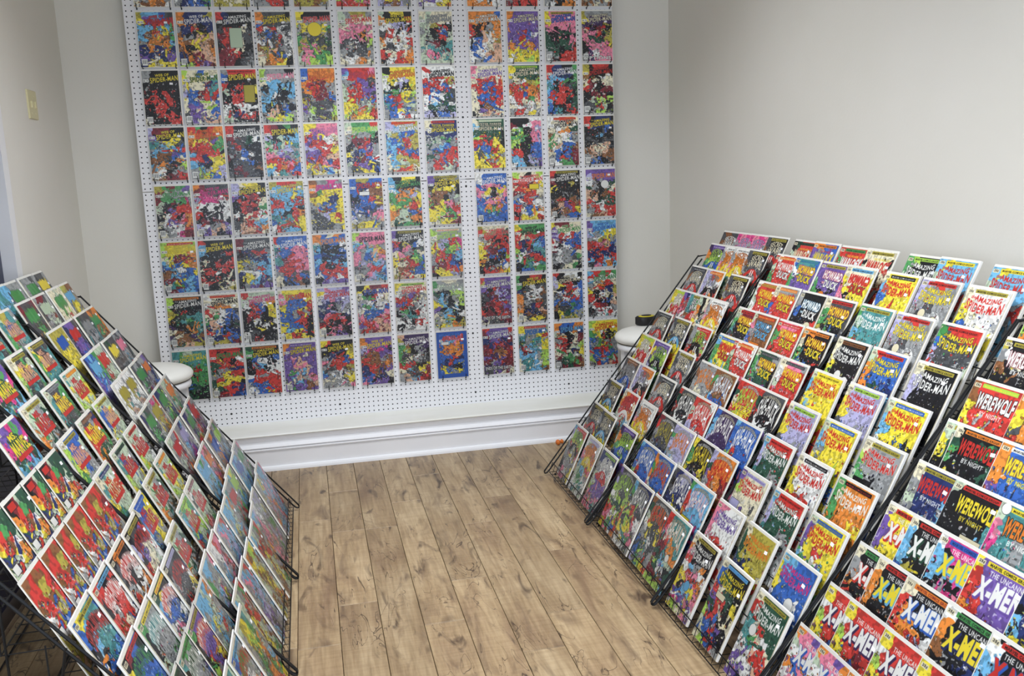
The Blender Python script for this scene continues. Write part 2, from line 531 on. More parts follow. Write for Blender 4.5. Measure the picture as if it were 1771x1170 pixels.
def arc_band(img, cx_, cy_, r0, r1, col, half=1.1, ell=1.0):
    x, y = (XX - cx_), (YY - cy_) * TH / TW * ell
    r = np.sqrt(x * x + y * y)
    a = np.abs(np.arctan2(x, -y))
    paint(img, ((r > r0) & (r < r1) & (a < half)).astype(np.float32), col)

def cover_image(spec, seed):
    """flat print of one cover: lettering over an abstract field of colour patches"""
    f = spec.split(' ')
    T, tc, oc, band, grid = f[:5]
    extra = f[5:]
    rng = np.random.default_rng(seed)
    rows = [(r + r[-1] * 5)[:5] for r in grid.split('/')]
    nr, nc = len(rows), 5
    keys = sorted(set(''.join(rows)))
    G = np.array([[keys.index(r[min(i, len(r) - 1)]) for i in range(nc)] for r in rows])
    P = np.array([PAL[k] for k in keys])
    d1, d2, d3, d4 = vnoise(rng, 6, 9) - 0.5, vnoise(rng, 6, 9) - 0.5, vnoise(rng, 17, 26) - 0.5, vnoise(rng, 17, 26) - 0.5
    u = XX * nc + d1 * 1.1 + d3 * 0.5
    v = YY * nr + d2 * 1.1 + d4 * 0.5
    lab = G[np.clip(v, 0, nr - 0.01).astype(int), np.clip(u, 0, nc - 0.01).astype(int)]
    # drawn strokes: tapering limbs of colour taken from the patches around them
    top = 0.40 if T in 'SMKXFHVU' else 0.24
    for k in range(15):
        ax, ay = rng.random(), top + (0.97 - top) * rng.random()
        an = rng.random() * 6.283
        ln = 0.10 + 0.2 * rng.random()
        bx, by = ax + ln * math.cos(an), ay + ln * 0.65 * math.sin(an)
        j0, i0 = int(min(max(ax, 0), 0.99) * nc), int(min(max(ay, 0), 0.99) * nr)
        col = G[int(np.clip(i0 + rng.integers(-1, 2), 0, nr - 1)), int(np.clip(j0 + rng.integers(-1, 2), 0, nc - 1))]
        r0_, r1_ = 0.022 + 0.035 * rng.random(), 0.008 + 0.02 * rng.random()
        m = 0.08
        x0, x1 = int(max(0, (min(ax, bx) - m) * TW)), int(min(TW, (max(ax, bx) + m) * TW)) + 1
        y0, y1 = int(max(0, (min(ay, by) - m) * TH)), int(min(TH, (max(ay, by) + m) * TH)) + 1
        X, Y = XX[y0:y1, x0:x1] + d3[y0:y1, x0:x1] * 0.03, YY[y0:y1, x0:x1]
        if X.size == 0:
            continue
        q = TH / TW
        dx, dy = bx - ax, (by - ay) * q
        t_ = np.clip(((X - ax) * dx + (Y - ay) * q * dy) / (dx * dx + dy * dy), 0, 1)
        dist = np.hypot(X - ax - t_ * dx, (Y - ay) * q - t_ * dy)
        inside = dist < r0_ + (r1_ - r0_) * t_
        lab[y0:y1, x0:x1][inside] = col
    n3 = vnoise(rng, 20, 31)
    body = YY > 0.22
    alt = G[np.clip(v + d4 * 7, 0, nr - 0.01).astype(int), np.clip(u + d3 * 7, 0, nc - 0.01).astype(int)]
    lab = np.where((n3 > 0.74) & body, alt, lab)
    img = P[lab].astype(np.float32)
    e = np.zeros((TH, TW), bool)
    e[1:] |= lab[1:] != lab[:-1]
    e[:, 1:] |= lab[:, 1:] != lab[:, :-1]
    ink = e & (vnoise(rng, 12, 18) > 0.42) & body
    tone = 0.86 + 0.2 * (vnoise(rng, 22, 34) > 0.42)
    img = np.clip(img * tone[..., None], 0, 1)
    img[ink] *= 0.3
    hatch = (vnoise(rng, 56, 22) > 0.84) & (vnoise(rng, 6, 9) > 0.55) & body
    img[hatch] *= 0.5
    lite = (vnoise(rng, 30, 46) > 0.86) & body
    img[lite] = img[lite] * 0.4 + 0.57
    img = np.clip(img, 0, 1) ** 0.86
    if T in 'AWPN':
        img[int(0.03 * TH):int(0.2 * TH), :int(0.2 * TW)] = img[int(0.03 * TH):int(0.2 * TH), :int(0.2 * TW)]
        rect(img, 0.03, 0.165, 0.19, 0.215, 'w')
        letters(img, '$1.25', (0.045, 0.175, 0.175, 0.205), 'k', None, 0.0)
    if band != '-':
        if T == 'X':
            banner(img, band[0], band[1], x0=0.21, x1=0.97, y0=0.02, y1=0.068)
        else:
            banner(img, band[0], band[1])
    if T == 'A':
        letters(img, 'the', (0.24, 0.075, 0.33, 0.105), tc, oc, 0.02, slope=0.0)
        letters(img, 'AMAZING', (0.34, 0.065, 0.86, 0.118), tc, oc, 0.03, slope=0.03)
        letters(img, 'SPIDER-MAN', (0.22, 0.125, 0.98, 0.205), tc, oc, 0.025, slope=0.05, flare=0.25)
    elif T == 'W':
        letters(img, 'WEB OF', (0.36, 0.06, 0.74, 0.112), tc, oc, 0.035, slope=0.02)
        letters(img, 'SPIDER-MAN', (0.22, 0.12, 0.98, 0.205), tc, oc, 0.025, slope=0.05, flare=0.25)
    elif T == 'P':
        letters(img, 'PETER PARKER', (0.22, 0.085, 0.92, 0.125), tc, oc, 0.03)
        letters(img, 'THE SPECTACULAR', (0.24, 0.13, 0.9, 0.158), tc, oc, 0.02)
        letters(img, 'SPIDER-MAN', (0.2, 0.163, 0.96, 0.235), tc, oc, 0.025)
    elif T == 'N':
        letters(img, 'SPIDER-MAN', (0.22, 0.09, 0.98, 0.19), tc, oc, 0.025, slope=0.03, flare=0.2)
    elif T == 'M':
        letters(img, 'the', (0.16, 0.09, 0.27, 0.13), tc, oc, 0.02)
        letters(img, 'AMAZING', (0.26, 0.092, 0.86, 0.155), tc, oc, 0.03, smile=0.03, flare=0.15)
        letters(img, 'SPIDER-MAN', (0.1, 0.165, 0.95, 0.265), tc, oc, 0.025, smile=0.05, flare=0.3, n=1)
    elif T == 'S':
        arc_band(img, 0.54, 0.64, 0.33, 0.41, oc, 1.0, 0.8)
        lc = tc if tc != oc else 'm'
        letters(img, 'SECRET', (0.26, 0.085, 0.84, 0.175), lc, 'k', 0.02, smile=-0.04)
        letters(img, 'WARS', (0.22, 0.185, 0.88, 0.295), lc, 'k', 0.02, smile=-0.05)
        letters(img, 'II', (0.47, 0.33, 0.61, 0.43), 'w', oc, 0.02, n=2)
    elif T == 'H':
        letters(img, 'HOWARD', (0.24, 0.11, 0.93, 0.235), tc, oc, 0.04, slope=-0.015, shear=0.0, n=2)
        letters(img, 'THE', (0.27, 0.275, 0.37, 0.305), tc, oc, 0.02)
        letters(img, 'DUCK', (0.38, 0.25, 0.9, 0.365), tc, 'k', 0.04, slope=-0.02, n=2)
    elif T == 'K':
        letters(img, 'THE SENSATIONAL', (0.2, 0.055, 0.94, 0.1), 'w' if tc != 'w' else 'm', 'k', 0.02, smile=-0.06)
        letters(img, 'SHE-HULK', (0.17, 0.115, 0.93, 0.345), tc, oc, 0.025, smile=-0.09, flare=0.25)
    elif T == 'F':
        letters(img, 'WEREWOLF', (0.2, 0.115, 0.96, 0.265), tc, oc, 0.04, slope=0.01, flare=0.25, n=2)
        letters(img, 'BY NIGHT', (0.36, 0.295, 0.8, 0.345), 'w' if tc != 'y' else tc, None, 0.02)
    elif T == 'X':
        letters(img, 'THE UNCANNY', (0.3, 0.085, 0.93, 0.135), 'w' if band[0] != 'w' else 'k', None, 0.02)
        letters(img, 'X-MEN', (0.18, 0.145, 0.95, 0.345), tc, oc, 0.05, slope=0.02, n=1, drop=5)
    elif T == 'O':
        letters(img, 'THE POWER OF', (0.34, 0.11, 0.88, 0.145), 'y' if tc != 'y' else 'r', None, 0.02)
        letters(img, 'WARLOCK', (0.17, 0.155, 0.95, 0.3), tc, oc, 0.045, flare=0.3, shear=0.1)
    elif T == 'V':
        letters(img, 'MS.', (0.3, 0.1, 0.62, 0.175), tc, oc, 0.035)
        letters(img, 'MARVEL', (0.2, 0.185, 0.88, 0.335), tc, oc, 0.04)
        rect(img, 0.2, 0.335, 0.88, 0.385, 'r')
    elif T == 'U':
        arc_band(img, 0.5, 0.62, 0.58, 0.70, oc, 0.62, 0.9)
        letters(img, 'SPIDER-WOMAN', (0.14, 0.13, 0.92, 0.31), tc, oc, 0.02, smile=-0.07)
    elif T == 'J':
        n = vnoise(rng, 16, 5)
        m = ((np.abs(XX - 0.5) < 0.26 + 0.12 * n) & (np.abs(YY - 0.2) < 0.05 + 0.07 * vnoise(rng, 22, 3))).astype(np.float32)
        paint(img, dilate(m, 2) * 0.7, 'd')
        paint(img, m, tc)
    if T in 'MHFVUXO':
        rect(img, 0.03, 0.03, 0.17, 0.075, 'm')
        letters(img, '25\u00a2', (0.05, 0.038, 0.15, 0.067), 'k', None, 0.01)
    for x in extra:
        if x == 'q':
            rect(img, 0.04, 0.85, 0.21, 0.97, 'w')
            for k in range(9):
                if k % 3 != 1:
                    rect(img, 0.06 + k * 0.015, 0.87, 0.068 + k * 0.015, 0.94, 'd')
        elif x[0] == 't':
            _, txt, col, y0, y1 = x.split(':')
            letters(img, txt.replace('_', ' '), (0.06, float(y0), 0.94, float(y1)), col, 'k', 0.03)
        elif x[0] == 'c':
            _, cx_, cy_, rr, col = x.split(':')
            m = (((XX - float(cx_)) ** 2 + ((YY - float(cy_)) * TH / TW) ** 2) < float(rr) ** 2).astype(np.float32)
            paint(img, dilate(m, 1), 'k'); paint(img, m, col)
        elif x[0] == 'b':
            _, a, b_, c_, d_, col = x.split(':')
            rect(img, float(a) - 0.008, float(b_) - 0.005, float(c_) + 0.008, float(d_) + 0.005, 'k')
            rect(img, float(a), float(b_), float(c_), float(d_), col)
        elif x == 'F':
            for q in ((0, 0, 0.1, 1), (0.88, 0, 1, 1), (0, 0, 1, 0.05), (0, 0.91, 1, 1)):
                rect(img, *q, 'b')
    return img

WALL = '''N k k - wwwww/wsoos/mOoOw
N k k - wwwww/wBbBg/sBbbg
N k k - mmYYm/YmYmY/YYmYY
N k k - ddsss/dsrrs/ssrrd
N k k - OYYOO/YYOOY/OYYOs
N k k - ppllp/llllp/rrrrp
N k k - asyya/syyas/aaOas
N k k - yvwwv/wvvwy/vwwyo
N k k - wowwk/owwkw/oooow
N k k - sRsrr/srrkr/Rrrkr
N k k - sskww/skkso/swkoo
N k k - ssOss/mOsms/OsmsO
W r V - Yccbd/yvrrr/cccyc/cOoOg/soooc/BoBoB/vBwBv/Bymyy q
W w B - oBBBY/oBBBB/sBrkB/oskyf/oOyfO/Okyfo/BoRff/klrvR q
A w k - rBkkk/kkkkk/drkmd/Rrmmd/krmmk/RRrkd/RRkds b:.36:.3:.7:.66:e
A y k - odddk/oddds/rwrwd/sbbsw/wdOdw/OYfds/mYobw/mOoyk
N r w - ykkkk/yssss/syyyg/gsssd/gYddG/YppYd/epggl/eplgl c:.52:.33:.2:y
W r w - esYYs/esmmm/mpppp/ppkop/pdwkl/dsdds/sdsds/mwfom
W y k - ekyyk/okkkr/wwaak/drwww/owmwr/mdwms/rmrmo/kwrro
A s d - memmm/eemmm/eeYrk/sekbe/eekre/esRkt/sttRt/eppet/eeeee
A w k - oooob/ooooo/rkkso/rkfwo/wbfwY/bbwmf/wwfOf/wsbff
A m k - ovvvv/ovvvv/vvvvv/vvrbw/vvrvv/ovvov/yyyyy/wyyly
A b B Yk ypppp/ypppp/ppppp/GkGkp/GkGGp/GGkGk/sGkrr/skrrr q
A m k - Yssss/yVVVV/VkRrk/fprkY/pGGGY/kpppy/kpwpp/sVppp q t:OPTIONS:w:.9:.97
W y k - skkkk/skkkk/kkkkk/krkrk/rrkrk/krrkk/kkrrk/mkkrr q
W G y - lmbmm/ymmmt/mmmBt/abRrr/mbmmb/mvmlb/dvvmb/svsff q
N y k rk srrrr/bkkkk/rkkkk/ekrky/krrkk/krrkk/wkwww/wBrrr/ekkkk b:.62:.3:.92:.62:Y
N p w - lsssk/lwsss/mcckc/kcckc/scwkc/cckks/ckObk/kffbs/slyls
W o R - boooo/brooo/oroRs/orRRs/dsRRb/Yddds/vlddl/seVdY
N r v - vrrrp/crrro/ssvvd/esrvv/errvd/ersbr/yyses/ylolr/soyyr
A o R - kyyyy/lyyyy/wyway/wkkky/tggyl/brrys/tbrse/sbybs/sbwrw
A k s - rwwww/wwwww/rrrrY/brrbw/rbbrd/wwwGd/wcGGw/wGskG/akbba
A v w - pmmmm/pmmmm/mrrrm/rrbro/mrbbr/mbbrr/mrbbr/mvOOm/kmfsm
A m k lk yGGGG/yGGGG/smwYl/rrror/orboo/wrmgf/mwswm/srwys
A w B - rBBkg/rBBBg/ccckg/tkrdG/brrrk/crrkG/bkkrG/btkdr
A r k - Ykrrk/ykkkk/Okmwm/mRkmm/rRkRR/kRRkk/kelel/ddrek/sdlld q
W y k - aRRkk/vkkkk/tyyyd/scccr/cOOvb/OOdbm/cookl/swkss/mORRr q
W r y - rgkro/orOOo/oyyvg/rrrrg/crrrk/rrByy/cBkyy/slsya/slyba q
A w d - rkkkk/rdddd/RddGw/drdkk/dsbdk/Rdbwk/kddbk/kRddO/ddRdk
N y k - rRkgk/rkkkc/akecc/eteyt/geaas/ppvst/rrrpo/yrorb/cwtsr
N p v - yyppp/yvvpp/rvywm/vrrwf/aarry/vvrff/rrpbr/yoypr/symcm
N l e - egggr/megge/srssk/sRRrk/ksrvs/yBbrs/BBRbw/ervBd/sdyyB
A w b ro aoYYY/acYYY/eYbbY/cbYrY/ccbrY/bcrbb/ccYrr/mceYY/smrom
P y k rk mBBBB/mBBBB/BBBBB/sesgs/Gscbs/sbbrr/Gsrrr/srbrs/srres
P m k em mGGGG/cGGGG/GGGGG/lrGyk/rrryk/vbbry/ydcys/yyrsy/yyyry
Z k k - kkkww/Rkwpp/wgkpa/glkpp/lgkrp/lkkbb/rrkbb/rrksb/cckav/wcksv
A k w ro wwrom/wmmmm/mwooG/Omwbs/gmwws/fwbbO/mbkbR/sbrbR/swggR q
A y k - rkBBk/rBBBB/kkkbk/kkckk/ddkdd/kfmfk/OfmfO/sfkOO/sbbkd q
W g s - YgRgv/Resse/RgggP/ekRrr/ekvrr/kwrpo/mwvro/kswwr/mswPR q
W P d - oRddd/RPddd/aPPpr/wwwww/wkwkw/rkkkw/kRkRk/awsfa/mvfkv q
A y k - amyyk/akkkk/vkRrk/krrrm/krRkg/wkmrw/dfrsc/dfrco/wOfrm
A y b - YrrrY/cccbc/cccyc/rrcrr/rrcck/cckro/tttry/btOry/wrccy
N P v - OssPs/opvvp/Ogyyy/yyyBy/sybby/dsrby/sdayr/yddyy/sddsy
N r B - bYYbb/bBBRy/brwOO/kbbry/dbbbO/abBda/swbpp/wsssf/Yyyys b:.3:.27:.6:.34:w
A g k - ckyyk/ckkkk/wcoos/gooay/gggro/ylgry/ooebr/oeeoo/mGggk
A y k Yk vksks/vkkkk/kyyyk/sOOsk/pOkse/gOyps/Rylpr/yylgp/yymgR/wmyyR
A w b - wbbbb/wbbbb/bpppb/pykyp/pmkmp/bpppb/bopob/bogob/bbcbb/kbbbb q
A r w - lmkml/rwwww/rrRoy/mroym/Rsrrm/sBrbs/bwrww/rwbbo/kwbyw/ryyyr b:.55:.26:.85:.36:y
A w k Yk rkkkk/Rkkkk/RkkYk/ykkkk/kksdk/dOkOd/kfvrd/OfOry/wksbb q
N o v - vvvvv/avvvv/wdkkG/Gskwm/fOkOr/ffkGr/rwwGG/srwrr/mOfrr c:.64:.32:.13:w
A y Y rm lyyyl/lyyyy/lyRyo/myRro/cbbyo/bcwby/Ocbby/RRycb/mtgcb/sRbcb q
W y k - rkkkk/ckkkk/ckkkr/kkkkk/mkrkr/mkrrr/krwrk/rkkkk/mrkkm/kkkmY q
A w k - Rdddd/Rdddd/kBrrs/ddBBc/ysscc/yssrc/Bywcc/kycBd/ksvRv
A w b - rbbbb/tbbbb/tbppp/abrpp/tRrpp/vrrrp/srdpd/mbdrb/mkbOk
N o c - obmob/obbbw/tkkkw/ckkkb/bBkBb/ckcck/brkrc/brrrr/wbrwr/kvavv
N k p - lpppp/lpppp/cpsYs/pscyo/psbfp/pasca/dsprc/sspab/mdasc q
A w k Yk vkkkk/vkkkk/rkYbw/vkpkd/mpsgm/yrrlg/ymrrb/mOObb/Yfrmy
A l s mr lssss/messs/esarP/yaglP/yrglc/srrbc/sRrbB/Ryrro/kyyas
A r w - Ymmmm/rYgrG/srrrr/wmrkr/yrdRr/ysRbr/yobkl/okkwr/kdsbw/krroy
W k g - ygggg/rgggg/rmrrr/rBrcb/rBkcb/lBBtt/gwrBt/wgdrr/kgtwt/kbbgg
W g m - yRRmm/vmmmm/arwrb/mRRbb/wkwbr/Rwswm/dwsdg/swsmm/kdmgk
W b c - vcccc/vcccc/ascyy/swYys/rrpfb/rBrrB/BrBBr/crrwr/dpcoc
A w k ok lkkkk/lkkkk/lkkkk/Ykrkd/ykGtt/kGtgt/VkkGt/mOkoG/VmOVO/wOOVV/sGfYY q
A k m ro wmmmm/mmmmm/wmoom/rmwbd/mgwbs/gfwbd/BfbkG/rmbkB/sBrrb/wYYYR q
A P e - reeee/eeeeo/wrbwy/krbky/kRrky/kkwkw/kkywk/wdkkk/wdrkd q
N r y - myyyy/plbry/pbbbr/ybbyr/bbsrk/bbbrk/ybbrk/ycyrk/wyryk
A r a - apaav/yaaaa/wapva/BBkss/sBaws/BprkB/drrpk/Rrkrk/mkpdk/mkpvk q
N b R - kyRRr/ykkmm/mgrwm/swbww/agcwb/mbbbp/pbbpr/vrffp/vrpff/srRff
A r w lk ymmmm/ymmmm/wsvrm/rrrss/vbrsw/srdsw/kgkrw/wsttw/wwkrr/kwsww
A s e - gsmms/geeee/Gkkll/scksl/yckwl/vkckk/msckw/smlkk/eyeoY
A w k - rvvvv/Yvvvv/vkrvv/dRsaV/dVRav/kRrrs/kRrdv/rRRrR/VddRV/mdddR t:ENDS_OF_THE_EARTH:w:.83:.9
W y k - gkrrk/gkkkk/gkwdd/BdwwO/odwwd/osdOd/fdBrd/okBdf/mBOBO/mdyyd q
W m k - rkwwk/akkkk/ayrkb/skrwb/mwrwb/sdwrb/bbsbb/Oddgb/kyGbs/ksYYs
W g s - crgrg/rwwww/cmorm/smrBY/ykwBY/rkwmf/rRkbm/srRkf/kwrws/dwtrw
A y t - tgett/ttttg/gggrg/ggrgg/Bgggg/kGbGk/kkGkk
N g R rk rkrrk/rrrrr/ryrkw/Grrkr/GssBB/ssyrr/Gryyk/GyyrB/mGrrB/mRrBb q
A y k ok Gkkkk/gkkkk/kbwkb/krckw/krrww/wrsrr/brrrr/sbbrr/wbbyr
A y k vw ovvvv/ovvvv/vvvmv/vpfvv/vfpfv/vgcfv/vcfsp/mvcOf/vgvOv q
W y k - yrkkk/kkkkk/kkkkY/sBrby/prrbr/sdrrY/cswds/bswYy/msswy/sswsp
W y v - ovvvv/ovvvv/aPPPk/dOOvv/rrOsO/rOOOo/BrrOv/BbOBm/bbkBm/pbvvk
A w V - fVVVV/YVVVV/gOksV/gYksk/gdwsk/gmsdd/rrrky/mcdyR/sfdRr/sfcrR
N r c - bbbbb/brppr/bccob/boooo/booob/bbrBb/bBrby/byBky/bysyb/bbbbb F b:.16:.22:.4:.28:w
A w B - rvvvr/RvvvR/BvvBR/RBrrB/RrORr/RVOoR/vRoVR/RsvrR/VddVR/ddvmm t:ENDS_OF_THE_EARTH:w:.83:.9
N b t rm yssss/ysssy/tssyr/Gstty/Rrtsy/cRcwl/cccsl/mtcwl/mtcwl/mtccO q
N c B - obboo/oBBoB/emkmR/srkmR/rRkel/mrmBy/Rmgwm/dGggR/sRGRO q
A r y - lyyyy/lyyyy/gywks/bykky/sgyrs/brrgs/sbrbs/lbcge/srbfr'''.split('\n')
# the first twelve show only their lower edge at the top of the picture
WALL[:12] = [q[:8] + 'dssds/sdmsd/dsods/msdsr/sdsbd/dsmsd/sdsds/' + q[8:] for q in WALL[:12]]

